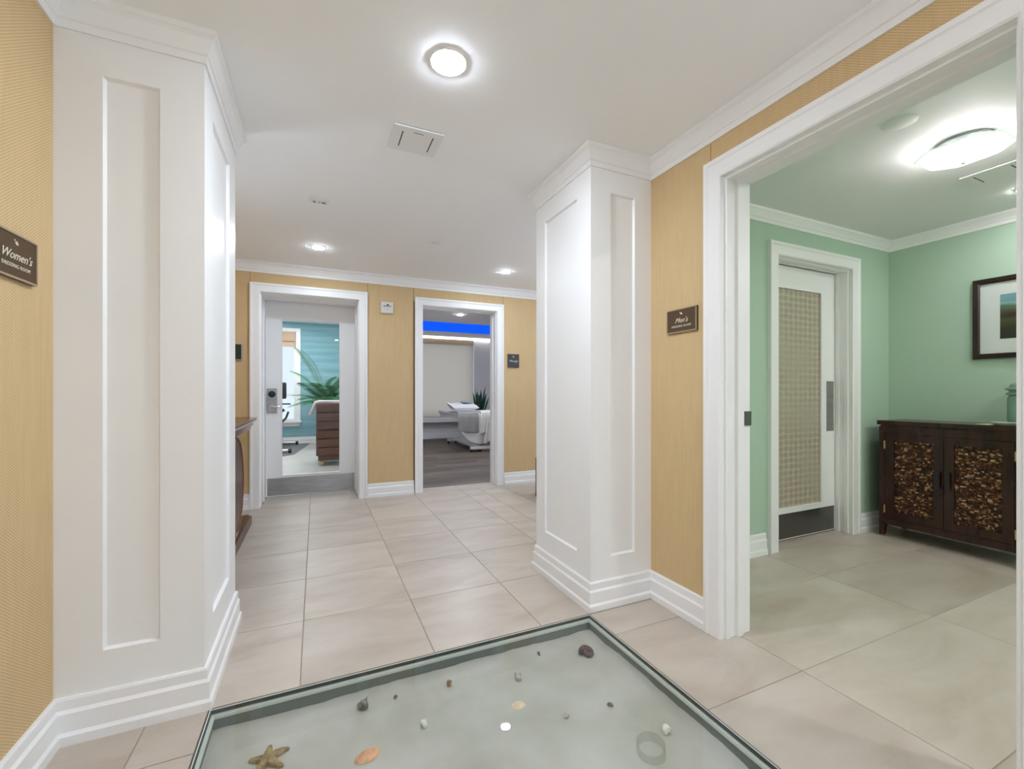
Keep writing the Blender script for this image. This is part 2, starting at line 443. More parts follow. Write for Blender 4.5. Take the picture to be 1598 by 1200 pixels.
def solid(ob, t, off=-1):
    m = ob.modifiers.new('thickness', 'SOLIDIFY'); m.thickness = t; m.offset = off; return ob
def subd(ob, n=1):
    m = ob.modifiers.new('smooth', 'SUBSURF'); m.levels = n; m.render_levels = n; return ob
def tag(o, label, cat, group=None):
    o['label'] = label; o['category'] = cat
    if group: o['group'] = group
    return o
def struct(o, label, cat):
    o['kind'] = 'structure'; o['label'] = label; o['category'] = cat; return o
def empty(name, loc=(0, 0, 0)):
    o = bpy.data.objects.new(name, None); COL.objects.link(o); o.location = loc; o.empty_display_size = 0.05; return o
def thing(name, label, cat, loc=(0, 0, 0), group=None):
    return tag(empty(name, loc), label, cat, group)
XYZ = lambda x, y, z: (x, y, z)

# pixel -> point on a horizontal plane (distance from the plane the thing touches)
CY, SY = math.cos(YAW), math.sin(YAW)
def on_z(px, py, z):
    x = (px - 799) / FPX; w = -(py - 612.6) / FPX; t = (z - CAM_H) / w
    return ((x * CY + SY) * t, (-x * SY + CY) * t, z)

# ------------------------------------------------------------------ dimensions
CEIL = 2.74
XL, XR, YB = -0.874, 1.93, 5.56        # near left wall, right wall, back wall faces
XLF, XRF, YREAR = -0.98, 4.6, -2.5     # far left wall, corridor end, wall behind camera
PX0, PX1, PY0, PY1 = -0.397, 1.445, 0.673, 2.104   # glazed pit

# ------------------------------------------------------------------ floor
fb = MB()
for r in ((-1.2, PX0, -2.7, 5.82), (PX0, PX1, -2.7, PY0), (PX0, PX1, PY1, 5.82), (PX1, 5.3, -2.7, 5.82), (-0.6, 0.5, 5.82, 6.12)):
    fb.box(r[0], r[1], r[2], r[3], -0.16, -0.003)
floor = struct(fb.build('floor', 'grout'), 'pale beige stone tile floor of the hall and the green room', 'floor')
tile_cache = {}
def add_tile(x0, x1, y0, y1):
    if x1 - x0 < 0.02 or y1 - y0 < 0.02: return
    g = 0.0022; w, d = x1 - x0 - 2 * g, y1 - y0 - 2 * g
    key = (round(w, 3), round(d, 3))
    if key not in tile_cache:
        c = 0.0012; a, b = w / 2, d / 2
        rings = [(a, b, -0.003), (a, b, -c), (a - c, b - c, 0.0)]
        v = [(sx * p, sy * q, z) for p, q, z in rings for sx, sy in ((-1, -1), (1, -1), (1, 1), (-1, 1))]
        f = [(k * 4 + i, k * 4 + (i + 1) % 4, (k + 1) * 4 + (i + 1) % 4, (k + 1) * 4 + i) for k in range(2) for i in range(4)] + [(8, 9, 10, 11)]
        me = MB().add(v, f).mesh('tile'); me.materials.append(MATS['floor_tile']); tile_cache[key] = me
    t = bpy.data.objects.new('tile', tile_cache[key]); COL.objects.link(t); t.parent = floor
    t.location = ((x0 + x1) / 2, (y0 + y1) / 2, 0)
def cuts(lo, hi, g0, p):
    c = [lo]; k = math.ceil((lo - g0) / p - 1e-6)
    while g0 + k * p < hi - 1e-4:
        if g0 + k * p > lo + 1e-4: c.append(g0 + k * p)
        k += 1
    return c + [hi]
def tiles(x0, x1, y0, y1, gx, px, gy, py):
    xs, ys = cuts(x0, x1, gx, px), cuts(y0, y1, gy, py)
    for i in range(len(xs) - 1):
        for j in range(len(ys) - 1): add_tile(xs[i], xs[i + 1], ys[j], ys[j + 1])
tiles(XLF, 1.985, PY1, YB, -0.065, 0.598, PY1 + 0.006, 0.6)
tiles(1.985, XRF, 2.71, YB, -0.065, 0.598, PY1 + 0.006, 0.6)
tiles(-0.56, 0.46, YB, 6.06, -0.065, 0.598, YB, 0.7)
tiles(1.25, 2.27, YB, 5.80, -0.065, 0.598, YB, 0.7)
tiles(PX1, 2.045, YREAR, PY1, PX1, 0.6, 1.273, 0.6)
tiles(2.045, 5.06, -0.9, 2.33, 2.045, 1.19, 1.273, 0.6)
tiles(3.41, 4.43, 2.33, 2.46, 2.045, 1.19, 1.273, 0.6)
tiles(-0.9, PX0, YREAR, PY1, -1.2, 0.6, 1.273, 0.6)
tiles(PX0, PX1, YREAR, PY0, PX0, 0.6, 1.273, 0.6)

gymf = struct(MB().box(-3.6, 0.86, 6.06, 12.3, -0.1, 0.0).box(0.86, 1.12, 6.1, 12.3, -0.1, 0.0).build('floor_gym', 'gym_floor'), 'pale grey glossy floor of the exercise room', 'floor')
mf = struct(MB().box(1.12, 5.4, 5.80, 12.0, -0.1, -0.004).build('floor_massage', 'gap_dark'), 'dark brown wood plank floor of the massage room', 'floor')
pc = {}
y = 5.80; row = 0
while y < 11.9:
    y1 = min(y + 0.18, 11.9); x = 0.95 - (row * 0.47) % 1.3
    while x < 5.3:
        a, b = max(x, 1.18), min(x + 1.3, 5.3)
        if b - a > 0.05:
            key = (round(b - a, 2), round(y1 - y, 3))
            if key not in pc:
                w, d = (b - a) / 2 - 0.001, (y1 - y) / 2 - 0.001
                me = MB().box(-w, w, -d, d, -0.004, 0.0).mesh('plank'); me.materials.append(MATS['dark_plank']); pc[key] = me
            o = bpy.data.objects.new('plank', pc[key]); COL.objects.link(o); o.parent = mf; o.location = ((a + b) / 2, (y + y1) / 2, 0)
        x += 1.3
    y = y1; row += 1

# ------------------------------------------------------------------ ceilings
struct(MB().box(-1.2, 4.8, 2.55, 5.75, CEIL, CEIL + 0.15).box(-1.2, 2.02, -2.7, 2.55, CEIL, CEIL + 0.15).build('ceiling', 'ceiling_paint'), 'plain white ceiling of the hall', 'ceiling')
struct(MB().box(2.02, 5.3, -1.1, 2.55, CEIL, CEIL + 0.15).build('ceiling_green_room', 'green_ceiling'), 'white ceiling of the green room', 'ceiling')
struct(MB().box(-3.6, 1.1, 5.9, 12.4, 3.06, 3.2).build('ceiling_gym', 'ceiling_paint'), 'white ceiling of the exercise room', 'ceiling')
SOF = 2.83; T0, T1 = 9.30, 10.75
mc = MB().box(0.86, 5.4, 5.75, T0, SOF, 3.3).box(0.86, 5.4, T1, 11.62, SOF, 3.3).box(0.86, 1.2, T0, T1, SOF, 3.3).box(5.0, 5.4, T0, T1, SOF, 3.3).box(1.2, 5.0, T0, T1, 3.16, 3.3).box(0.86, 5.4, 11.62, 12.2, 2.93, 3.3)
struct(mc.build('ceiling_massage', 'massage_white'), 'white soffit ceiling with a recessed tray in the massage room', 'ceiling')

# ------------------------------------------------------------------ walls
WP = 0.008
wl = MB().box(XL - 0.2, XL - WP, -2.7, 2.86, 0, CEIL).build('wall_left', 'gap_dark'); struct(wl, 'left hall wall in woven tan wallpaper beside the white column', 'wall')
wlf = MB().box(XLF - 0.2, XLF - WP, 2.86, YB + 0.1, 0, CEIL).build('wall_left_far', 'gap_dark'); struct(wlf, 'tan papered wall behind the console table', 'wall')
OY0, OY1, OTOP = 0.57, 1.597, 2.40         # dressing-room opening
wr = MB().box(XR + WP, 2.11, -2.7, OY0 - 0.022, 0, CEIL).box(XR + WP, 2.11, OY1 + 0.022, 2.45, 0, CEIL).box(XR + WP, 2.11, OY0 - 0.022, OY1 + 0.022, OTOP + 0.022, CEIL)
wr = wr.build('wall_right', 'gap_dark'); struct(wr, 'right hall wall in woven tan wallpaper around the wide doorway', 'wall')
struct(MB().box(-1.2, -0.75, -2.75, YREAR, 0, CEIL).box(1.8, 2.1, -2.75, YREAR, 0, CEIL).box(-0.75, 1.8, -2.75, YREAR, 2.6, CEIL).box(-0.75, 1.8, -2.75, YREAR, 0, 0.1).build('wall_rear', 'white_paint'), 'white hall wall around the added rear window', 'wall')
w3 = struct(empty('fill_window', (0, 0, 0)), 'added unseen window opposite the glass door for fill daylight', 'window')  # added behind the camera to let fill daylight into the hall
MB().sweep([(-0.75, 0.1), (-0.75, 2.6), (1.8, 2.6), (1.8, 0.1)], [(0, 0.0), (0, 0.06), (-0.05, 0.06), (-0.05, 0.0)], lambda a, b, d: (a, YREAR - 0.12 - d, b), True).box(0.49, 0.55, -2.68, -2.62, 0.1, 2.6).build('sash', 'white_paint', w3)
MB().box(-0.72, 1.77, -2.652, -2.646, 0.13, 2.57).build('window_pane', 'clear_glass', w3)
GX0, GX1 = -0.57, 0.47
MX0, MX1, MTOP = 1.245, 2.275, 2.405
wb = MB().box(-1.2, GX0 - 0.01, YB + WP, 6.1, 0, 3.06).box(GX1 + 0.01, 0.86, YB + WP, 6.1, 0, 3.06).box(GX0 - 0.01, GX1 + 0.01, YB + WP, 6.1, MTOP + 0.01, 3.06)
wb.box(0.86, MX0 - 0.01, YB + WP, 6.1, 0, 3.06).box(MX1 + 0.01, 4.8, YB + WP, 5.80, 0, 3.06).box(MX0 - 0.01, MX1 + 0.01, YB + WP, 5.80, MTOP + 0.01, 3.06)
wb = wb.build('wall_back', 'gap_dark'); struct(wb, 'back hall wall in woven tan wallpaper with two doorways', 'wall')
struct(MB().box(2.0, 4.8, 2.70, 2.83, 0, CEIL).build('wall_corridor', 'white_paint'), 'white side wall of the corridor behind the right column', 'wall')
struct(MB().box(XRF, 4.8, 2.83, YB, 0, CEIL).build('wall_corridor_end', 'white_paint'), 'white end wall of the corridor', 'wall')
# papered panels
G = 0.0018
def panel_x(par, X, sgn, y0, y1, z0, z1):
    a, b = sorted((X, X + sgn * WP)); MB().box(a, b, y0 + G, y1 - G, z0 + G, z1 - G).build('wall_panel', 'wallpaper', par)
def panel_y(par, x0, x1, z0, z1):
    MB().box(x0 + G, x1 - G, YB, YB + WP, z0 + G, z1 - G).build('wall_panel', 'wallpaper', par)
ZT = 2.63
for a, b in ((1.05, 2.13), (-0.1, 1.05), (-1.3, -0.1), (-2.5, -1.3)): panel_x(wl, XL, -1, a, b, 0, ZT)
panel_x(wr, XR, 1, 1.682, 2.14, 0, ZT); panel_x(wr, XR, 1, 0.49, 1.682, 2.45, ZT)
for a, b in ((-0.7, 0.49), (-1.6, -0.7), (-2.5, -1.6)): panel_x(wr, XR, 1, a, b, 0, ZT)
for a, b in ((2.86, 3.76), (3.76, 4.66), (4.66, YB)): panel_x(wlf, XLF, -1, a, b, 0, ZT)
panel_y(wb, XLF, -0.667, 0, ZT); panel_y(wb, -0.667, 0.573, 2.46, ZT); panel_y(wb, 0.573, 1.133, 0, ZT)
panel_y(wb, 1.133, 2.376, 2.45, ZT); panel_y(wb, 2.376, 3.5, 0, ZT); panel_y(wb, 3.5, XRF, 0, ZT)

# green room
GY, GXE = 2.328, 5.06
gw = MB().box(2.11, 3.405 - 0.01, GY, 2.6, 0, CEIL).box(4.435, 5.3, GY, 2.6, 0, CEIL).box(3.395, 4.435, GY, 2.6, 2.41, CEIL)
struct(gw.build('wall_green_door', 'green_paint'), 'mint green wall with the dotted-glass door', 'wall')
struct(MB().box(GXE, 5.3, -1.1, GY, 0, CEIL).build('wall_green_cabinet', 'green_paint'), 'mint green wall behind the dark cabinet', 'wall')
struct(MB().box(2.11, 5.06, -1.1, -0.9, 0, CEIL).build('wall_green_near', 'green_paint'), 'mint green wall facing the dotted-glass door', 'wall')
struct(MB().box(2.111, 2.118, -0.9, OY0 - 0.024, 0, CEIL).box(2.111, 2.118, OY1 + 0.024, GY, 0, CEIL).box(2.111, 2.118, OY0 - 0.024, OY1 + 0.024, OTOP + 0.024, CEIL).build('wall_green_doorway', 'green_paint'), 'green painted inner side of the hall wall', 'wall')
# gym + massage room shells
struct(MB().box(-3.6, -1.75, 12.2, 12.4, 0, 3.06).box(-0.464, 1.1, 12.2, 12.4, 0, 3.06).box(-1.75, -0.464, 12.2, 12.4, 0, 0.57).box(-1.75, -0.464, 12.2, 12.4, 2.80, 3.06).build('wall_gym_window', 'blue_grasscloth'), 'blue grasscloth wall of the exercise room', 'wall')
struct(MB().box(-3.7, -3.5, 6.0, 12.4, 0, 3.06).box(-3.6, -1.2, 5.9, 6.1, 0, 3.06).build('wall_gym_side', 'massage_white'), 'white side walls of the exercise room', 'wall')
struct(MB().box(1.06, 1.18, 5.8, 12.3, 0, 3.3).build('wall_divider', 'massage_white'), 'white wall between the exercise room and the massage room', 'wall')
MY = 11.85
struct(MB().box(1.1, 1.3, MY, 12.1, 0, 3.3).box(4.15, 5.4, MY, 12.1, 0, 3.3).box(1.3, 4.15, MY, 12.1, 0, 0.62).box(1.3, 4.15, MY, 12.1, 2.72, 3.3).build('wall_massage_window', 'massage_white'), 'white wall around the blinded window of the massage room', 'wall')
struct(MB().box(5.2, 5.4, 5.8, 12.1, 0, 3.3).box(4.8, 5.4, 5.70, 5.80, 0, 3.3).build('wall_massage_side', 'massage_white'), 'white side wall of the massage room', 'wall')

# ------------------------------------------------------------------ columns with recessed panels
def face(mb, o, u, W, H, rect, depth):
    """Upright face from o along u, normal to the right of u; rect = recessed panel (u0,u1,z0,z1)."""
    o = Vector(o); u = Vector(u); n = Vector((u.y, -u.x, 0)); z = Vector((0, 0, 1))
    P = lambda a, b, d: tuple(o + u * a + z * b - n * d)
    u0, u1, z0, z1 = rect; e = 0.008
    v = [P(0, 0, 0), P(W, 0, 0), P(W, H, 0), P(0, H, 0), P(u0, z0, 0), P(u1, z0, 0), P(u1, z1, 0), P(u0, z1, 0),
         P(u0 + e, z0 + e, depth), P(u1 - e, z0 + e, depth), P(u1 - e, z1 - e, depth), P(u0 + e, z1 - e, depth)]
    f = [(0, 1, 5, 4), (1, 2, 6, 5), (2, 3, 7, 6), (3, 0, 4, 7), (4, 5, 9, 8), (5, 6, 10, 9), (6, 7, 11, 10), (7, 4, 8, 11), (8, 9, 10, 11)]
    mb.add(v, f)
def plain(mb, a, b):
    mb.add([(*a, 0), (*b, 0), (*b, CEIL), (*a, CEIL)], [(0, 1, 2, 3)])
cl = MB()
face(cl, (XL, 2.128, 0), (1, 0, 0), 0.459, CEIL, (0.139, 0.313, 0.31, 2.482), 0.014)
face(cl, (-0.415, 2.128, 0), (0, 1, 0), 0.732, CEIL, (0.16, 0.557, 0.31, 2.482), 0.014)
plain(cl, (-0.415, 2.86), (-1.0, 2.86)); plain(cl, (-1.0, 2.86), (-1.0, 2.128)); plain(cl, (-1.0, 2.128), (XL, 2.128))
struct(cl.build('column', 'white_paint'), 'white panelled column beside the women\'s dressing room sign', 'column')
cr = MB()
face(cr, (1.475, 2.138, 0), (1, 0, 0), 0.465, CEIL, (0.144, 0.326, 0.30, 2.489), 0.014)
face(cr, (1.475, 2.83, 0), (0, -1, 0), 0.692, CEIL, (0.127, 0.541, 0.30, 2.489), 0.014)
plain(cr, (1.94, 2.138), (2.0, 2.138)); plain(cr, (2.0, 2.138), (2.0, 2.83)); plain(cr, (2.0, 2.83), (1.475, 2.83))
struct(cr.build('column', 'white_paint'), 'white panelled column beside the men\'s dressing room sign', 'column')

# ------------------------------------------------------------------ crown, baseboards
CROWN = [(0, 2.622), (0.008, 2.622), (0.010, 2.650), (0.016, 2.655), (0.020, 2.668), (0.034, 2.706), (0.042, 2.716), (0.048, 2.720), (0.048, CEIL), (0, CEIL)]
hall = [(XR, YREAR), (XR, 2.138), (1.475, 2.138), (1.475, 2.83), (XRF, 2.83), (XRF, YB), (XLF, YB), (XLF, 2.86), (-0.415, 2.86), (-0.415, 2.128), (XL, 2.128), (XL, YREAR)]
struct(MB().sweep(hall, CROWN, XYZ, True).build('trim_1', 'white_paint'), 'white crown moulding around the hall ceiling and columns', 'moulding')
GCROWN = [(o, z + 0.02 if z < 2.70 else z) for o, z in CROWN]
struct(MB().sweep([(2.118, -0.9), (GXE, -0.9), (GXE, GY), (2.118, GY)], GCROWN, XYZ, True).build('trim_2', 'white_paint'), 'white crown moulding around the green room', 'moulding')
BASE = [(0, 0), (0.028, 0), (0.028, 0.034), (0.020, 0.046), (0.020, 0.112), (0.012, 0.124), (0.012, 0.158), (0.008, 0.166), (0, 0.166)]
def base(name, path, label):
    struct(MB().sweep(path, BASE, XYZ).build(name, 'white_paint'), label, 'baseboard')
base('baseboard_right', [(XR, YREAR), (XR, 0.465)], 'white baseboard on the hall wall past the dressing room doorway')
base('baseboard_column', [(XR, 1.704), (XR, 2.138), (1.475, 2.138), (1.475, 2.83), (XRF, 2.83), (XRF, YB), (2.385, YB)], 'white stepped baseboard wrapping the column by the men\'s sign')
base('baseboard_back', [(1.135, YB), (0.573, YB)], 'white baseboard between the two back doorways')
base('baseboard_left', [(-0.671, YB), (XLF, YB), (XLF, 2.86), (-0.415, 2.86), (-0.415, 2.128), (XL, 2.128), (XL, YREAR)], 'white stepped baseboard wrapping the column by the women\'s sign')
base('baseboard_green_left', [(3.27, GY), (2.118, GY), (2.118, 1.71)], 'white baseboard beside the dotted-glass door casing')
base('baseboard_green_right', [(2.118, 0.45), (2.118, -0.9), (GXE, -0.9), (GXE, GY), (4.53, GY)], 'white baseboard running behind the dark cabinet')
base('baseboard_gym', [(1.06, 6.1), (1.06, 12.2), (-3.5, 12.2)], 'white baseboard under the blue exercise room wall')
base('baseboard_massage', [(5.2, 5.8), (5.2, MY), (1.18, MY), (1.18, 5.85)], 'white baseboard under the massage room window')

# ------------------------------------------------------------------ door casings and jambs
# casing: offset 0 = inner edge; positive = away from the opening
CAS = [(0, 0), (0, 0.018), (0.008, 0.024), (0.070, 0.024), (0.078, 0.030), (0.098, 0.030), (0.100, 0.026), (0.100, 0)]
def casing_path(a0, a1, top): return [(a0, 0), (a0, top), (a1, top), (a1, 0)]      # left of path = outside of the opening
def jamb_prof(depth, steps):
    """Stepped jamb lining from the casing face (d=0.018) to depth; negative offsets go into the opening."""
    p = [(0.012, 0.012)]
    p += steps
    p.append((0.012, -depth))
    return p
# wide dressing-room opening in the right wall (plane X = XR, faces -X): path in (Y, Z)
mpR = lambda a, b, d: (XR - d, a, b)
d2 = struct(empty('door_2', (0, 0, 0)), 'wide white cased doorway into the green dressing room lobby', 'doorway')
A0, A1 = OY0 - 0.01, OY1 + 0.01
MB().sweep(casing_path(A0, A1, OTOP + 0.01), CAS, mpR).build('casing', 'white_paint', d2)
ST = [(0.0, 0.0), (0.0, -0.012), (-0.012, -0.016), (-0.012, -0.045), (-0.004, -0.052), (-0.004, -0.085), (-0.020, -0.090), (-0.020, -0.128), (-0.010, -0.132), (-0.010, -0.150), (-0.004, -0.154), (-0.004, -0.20)]
MB().sweep(casing_path(A0, A1, OTOP + 0.01), [(0.012, 0.0)] + ST + [(0.012, -0.20)], mpR).build('jamb', 'white_paint', d2)
mpG = lambda a, b, d: (2.118 + d, a, b)
MB().sweep(casing_path(A0, A1, OTOP + 0.01), CAS, mpG).build('casing', 'white_paint', d2)
sp_ = MB().box(2.083, 2.128, OY1 - 0.006, OY1 + 0.004, 1.11, 1.185).build('strike_plate', 'dark_steel', d2, label='dark metal strike plate')
for z in (2.04, 1.22, 0.40):
    h = MB().lathe([(0.0035, z - 0.05), (0.0045, z - 0.048), (0.0045, z + 0.048), (0.0035, z + 0.05)], 10, (XR - 0.030, A0 - 0.022, 0)).build('hinge', 'steel', d2, True, label='steel hinge barrel')
# open leaf folded back against the hall wall
lf = MB().box(XR - 0.085, XR - 0.040, -0.47, 0.53, 0.01, 2.385, 0.003).build('leaf', 'white_paint', d2)

# gym door in back wall (plane Y = YB faces -Y): path in (X, Z); left of path must be outside
mpB = lambda a, b, d: (a, YB - d, b)
d1 = struct(empty('door_1', (0, 0, 0)), 'white half-glazed door with keypad lock into the exercise room', 'door')
GYD = 6.055
MB().sweep(casing_path(GX0, GX1, MTOP + 0.002), CAS, mpB).build('casing', 'white_paint', d1)
D = GYD + 0.05 - YB
SG = [(0.0, 0.0), (0.0, -0.03), (-0.008, -0.034), (-0.008, -0.10), (0.0, -0.105), (0.0, -0.30), (-0.012, -0.305), (-0.012, -0.36), (0.0, -0.365), (0.0, -D)]
MB().sweep(casing_path(GX0, GX1, MTOP + 0.002), [(0.012, 0.0)] + SG + [(0.012, -D)], mpB).build('jamb', 'white_paint', d1)
a, b = GX0 + 0.004, GX1 - 0.004; g0, g1, gz0, gz1 = -0.385, 0.275, 0.262, 2.19
leaf = MB().box(a, g0, GYD, GYD + 0.045, 0.012, MTOP).box(g1, b, GYD, GYD + 0.045, 0.012, MTOP).box(g0, g1, GYD, GYD + 0.045, 0.012, gz0).box(g0, g1, GYD, GYD + 0.045, gz1, MTOP)
leaf = leaf.build('leaf', 'white_paint', d1)
BD = [(0, 0.0), (0, 0.006), (0.012, 0.006), (0.016, 0.0)]
MB().sweep([(g0, gz0), (g0, gz1), (g1, gz1), (g1, gz0)], [(0, -0.002), (0, 0.005), (0.012, 0.005), (0.016, -0.002)], lambda p, q, d: (p, GYD - d, q), True).build('glazing_bead', 'white_paint', leaf)
MB().box(g0, g1, GYD + 0.02, GYD + 0.026, gz0, gz1).build('glass_pane', 'door_glass', d1)
MB().box(a + 0.022, b - 0.012, GYD - 0.004, GYD, 0.02, 0.232).build('kick_plate', 'steel', d1, label='brushed steel kick plate')
lk = MB().box(-0.55, -0.438, GYD - 0.022, GYD, 1.035, 1.335, 0.008).build('lock_plate', 'steel', d1, label='grey keypad lock plate')
MB().lathe([(0.040, GYD - 0.022), (0.040, GYD - 0.032), (0.034, GYD - 0.036)], 24, (-0.494, 0, 1.265), 'y').build('keypad', 'black_plastic', lk, True)
MB().lathe([(0.022, GYD - 0.022), (0.022, GYD - 0.036), (0.010, GYD - 0.04), (0.010, GYD - 0.07)], 16, (-0.494, 0, 1.115), 'y').tube([(-0.494, GYD - 0.065, 1.115), (-0.42, GYD - 0.068, 1.115), (-0.385, GYD - 0.06, 1.112)], [0.010, 0.009, 0.008], 10).build('lever', 'chrome', lk, True)
MB().box(GX0, GX1, GYD - 0.015, GYD + 0.06, 0.0, 0.006).build('threshold', 'chrome', d1)

d3 = struct(empty('door_3', (0, 0, 0)), 'white cased open doorway into the massage room', 'doorway')
MB().sweep(casing_path(MX0, MX1, MTOP), CAS, mpB).build('casing', 'white_paint', d3)
SM = [(0.0, 0.0), (0.0, -0.012), (-0.010, -0.016), (-0.010, -0.06), (0.0, -0.065), (0.0, -0.12), (-0.014, -0.125), (-0.014, -0.19), (0.0, -0.195), (0.0, -0.245)]
MB().sweep(casing_path(MX0, MX1, MTOP), [(0.012, 0.0)] + SM + [(0.012, -0.245)], mpB).build('jamb', 'white_paint', d3)
MB().box(MX0 + 0.001, MX0 + 0.014, 5.755, 5.80, 1.13, 1.25).build('strike_plate', 'dark_steel', d3, label='dark metal strike plate')
MB().box(MX0 + 0.001, MX0 + 0.010, 5.76, 5.80, 0.18, 0.28).build('hinge', 'dark_steel', d3)

# dotted-glass door in the green room wall
mpW = lambda a, b, d: (a, GY - d, b)
d4 = struct(empty('door_4', (0, 0, 0)), 'white door with a dotted taupe glass panel in the green wall', 'door')
W0, W1, WT = 3.405, 4.425, 2.40
CAS4 = [(o * 1.06 if o > 0.05 else o, d + 0.004 if d > 0 else d) for o, d in CAS]
MB().sweep(casing_path(W0, W1, WT), CAS4, mpW).build('casing', 'white_paint', d4)
SW = [(0.0, 0.0), (0.0, -0.012), (-0.010, -0.016), (-0.010, -0.045), (0.0, -0.050), (0.0, -0.085), (-0.010, -0.09), (-0.010, -0.118), (0.0, -0.12), (0.0, -0.19)]
MB().sweep(casing_path(W0, W1, WT), [(0.012, 0.0)] + SW + [(0.012, -0.19)], mpW).build('jamb', 'white_paint', d4)
DY = 2.452; p0, p1, pz0, pz1 = 3.60, 4.212, 0.28, 2.196
leaf = MB().box(W0 + 0.003, p0, DY, DY + 0.045, 0.01, 2.385).box(p1, W1 - 0.004, DY, DY + 0.045, 0.01, 2.385).box(p0, p1, DY, DY + 0.045, 0.01, pz0).box(p0, p1, DY, DY + 0.045, pz1, 2.385).build('leaf', 'white_paint', d4)
MB().sweep([(p0, pz0), (p0, pz1), (p1, pz1), (p1, pz0)], [(-0.006, -0.008), (-0.006, 0.006), (0.010, 0.006), (0.014, -0.002)], lambda p, q, d: (p, DY - d, q), True).build('glazing_bead', 'white_paint', leaf)
MB().box(p0, p1, DY + 0.012, DY + 0.02, pz0, pz1).build('glass_panel', 'dotted_screen', d4, label='taupe glass panel with rows of dots')
MB().box(W0 + 0.02, W1 - 0.025, DY - 0.004, DY, 0.02, 0.234).build('kick_plate', 'dark_steel', d4, label='dark steel kick plate')
MB().box(4.288, 4.395, DY - 0.004, DY, 0.93, 1.39).build('push_plate', 'steel', d4, label='brushed steel push plate')

# ------------------------------------------------------------------ glazed sand pit in the floor
pit = MB().box(PX0 + 0.001, PX0 + 0.018, PY0 + 0.001, PY1 - 0.001, -0.158, -0.031).box(PX1 - 0.018, PX1 - 0.001, PY0 + 0.001, PY1 - 0.001, -0.158, -0.031).box(PX0 + 0.018, PX1 - 0.018, PY1 - 0.018, PY1 - 0.001, -0.158, -0.031).box(PX0 + 0.018, PX1 - 0.018, PY0 + 0.001, PY0 + 0.018, -0.158, -0.031).box(PX0, PX1, PY0, PY1, -0.18, -0.161)
pit = struct(pit.build('floor_pit', 'pit_wall'), 'shallow grey-sided pit let into the tile floor', 'pit')
rp = [(PX0, PY0), (PX1, PY0), (PX1, PY1), (PX0, PY1)]
MB().sweep(rp, [(0.0005, -0.03), (0.0005, 0.001), (0.005, 0.001), (0.005, -0.03)], XYZ, True).build('rim_seal', 'frame_seal', pit)
MB().sweep(rp, [(0.005, -0.03), (0.005, 0.0015), (0.009, 0.0015), (0.009, -0.018), (0.024, -0.018), (0.024, -0.03)], XYZ, True).build('rim', 'frame_metal', pit, label='thin grey metal rim')
MB().sweep(rp, [(0.0095, -0.014), (0.0095, 0.0005), (0.012, 0.0005), (0.012, -0.014)], XYZ, True).build('rim_seal', 'frame_seal', pit)
tag(MB().box(PX0 + 0.012, PX1 - 0.012, PY0 + 0.012, PY1 - 0.012, -0.016, 0.0).build('glass_floor_panel', 'pit_glass'), 'clear walk-on glass panel set flush over the sand pit', 'glass panel')
from mathutils import noise
def sand_z(x, y):
    e = min(x - PX0, PX1 - x, y - PY0, PY1 - y)
    z = -0.070 + 0.016 * noise.noise((x * 2.1, y * 2.1, 0.3)) + 0.007 * noise.noise((x * 7, y * 7, 2.0)) + 0.003 * noise.noise((x * 22, y * 22, 5.0))
    return z + 0.006 * math.exp(-e / 0.05) * noise.noise((x * 9, y * 9, 8))
SX0, SX1, SY0, SY1 = PX0 + 0.017, PX1 - 0.017, PY0 + 0.017, PY1 - 0.017
sd = MB().grid(lambda u, v: (SX0 + u * (SX1 - SX0), SY0 + v * (SY1 - SY0), sand_z(SX0 + u * (SX1 - SX0), SY0 + v * (SY1 - SY0))), 110, 86).build('sand', 'sand', None, True)
sd['kind'] = 'stuff'; tag(sd, 'pale grey-green rippled sand under the glass floor panel', 'sand')
def pitspot(px, py):
    x, y, _ = on_z(px, py, -0.066); return x, y, sand_z(x, y)

# starfish
sx, sy, sz = pitspot(421, 1184)
def starfish():
    n = 10; top = []; R, r = 0.078, 0.022
    mb = MB(); ring = []
    prof = []
    for i in range(5):
        a = 2 * PI * i / 5 + 0.42 + random.uniform(-0.1, 0.1)
        L = R * random.uniform(0.85, 1.05)
        d = Vector((math.cos(a), math.sin(a), 0)); p = Vector((-d.y, d.x, 0))
        mb2 = []
        pts = [(0.0, 0.020, 0.020), (0.35, 0.017, 0.018), (0.7, 0.012, 0.012), (0.93, 0.0085, 0.008), (1.0, 0.003, 0.003)]
        o = []
        for t, w, h in pts:
            c = d * (t * L) + p * (0.006 * math.sin(t * 3 + i))
            for k in range(8):
                th = 2 * PI * k / 8
                o.append((sx + c.x + p.x * w * math.cos(th), sy + c.y + p.y * w * math.cos(th), sz + 0.002 + max(-0.004, h * math.sin(th))))
        f = [(k * 8 + j, k * 8 + (j + 1) % 8, (k + 1) * 8 + (j + 1) % 8, (k + 1) * 8 + j) for k in range(4) for j in range(8)]
        f.append(tuple(range(32, 40))); f.append(tuple(range(7, -1, -1)))
        mb.add(o, f)
    return mb
tag(starfish().build('starfish', 'starfish_tan', None, True, (sx, sy, sz)), 'tan five-armed starfish lying on the sand', 'starfish')

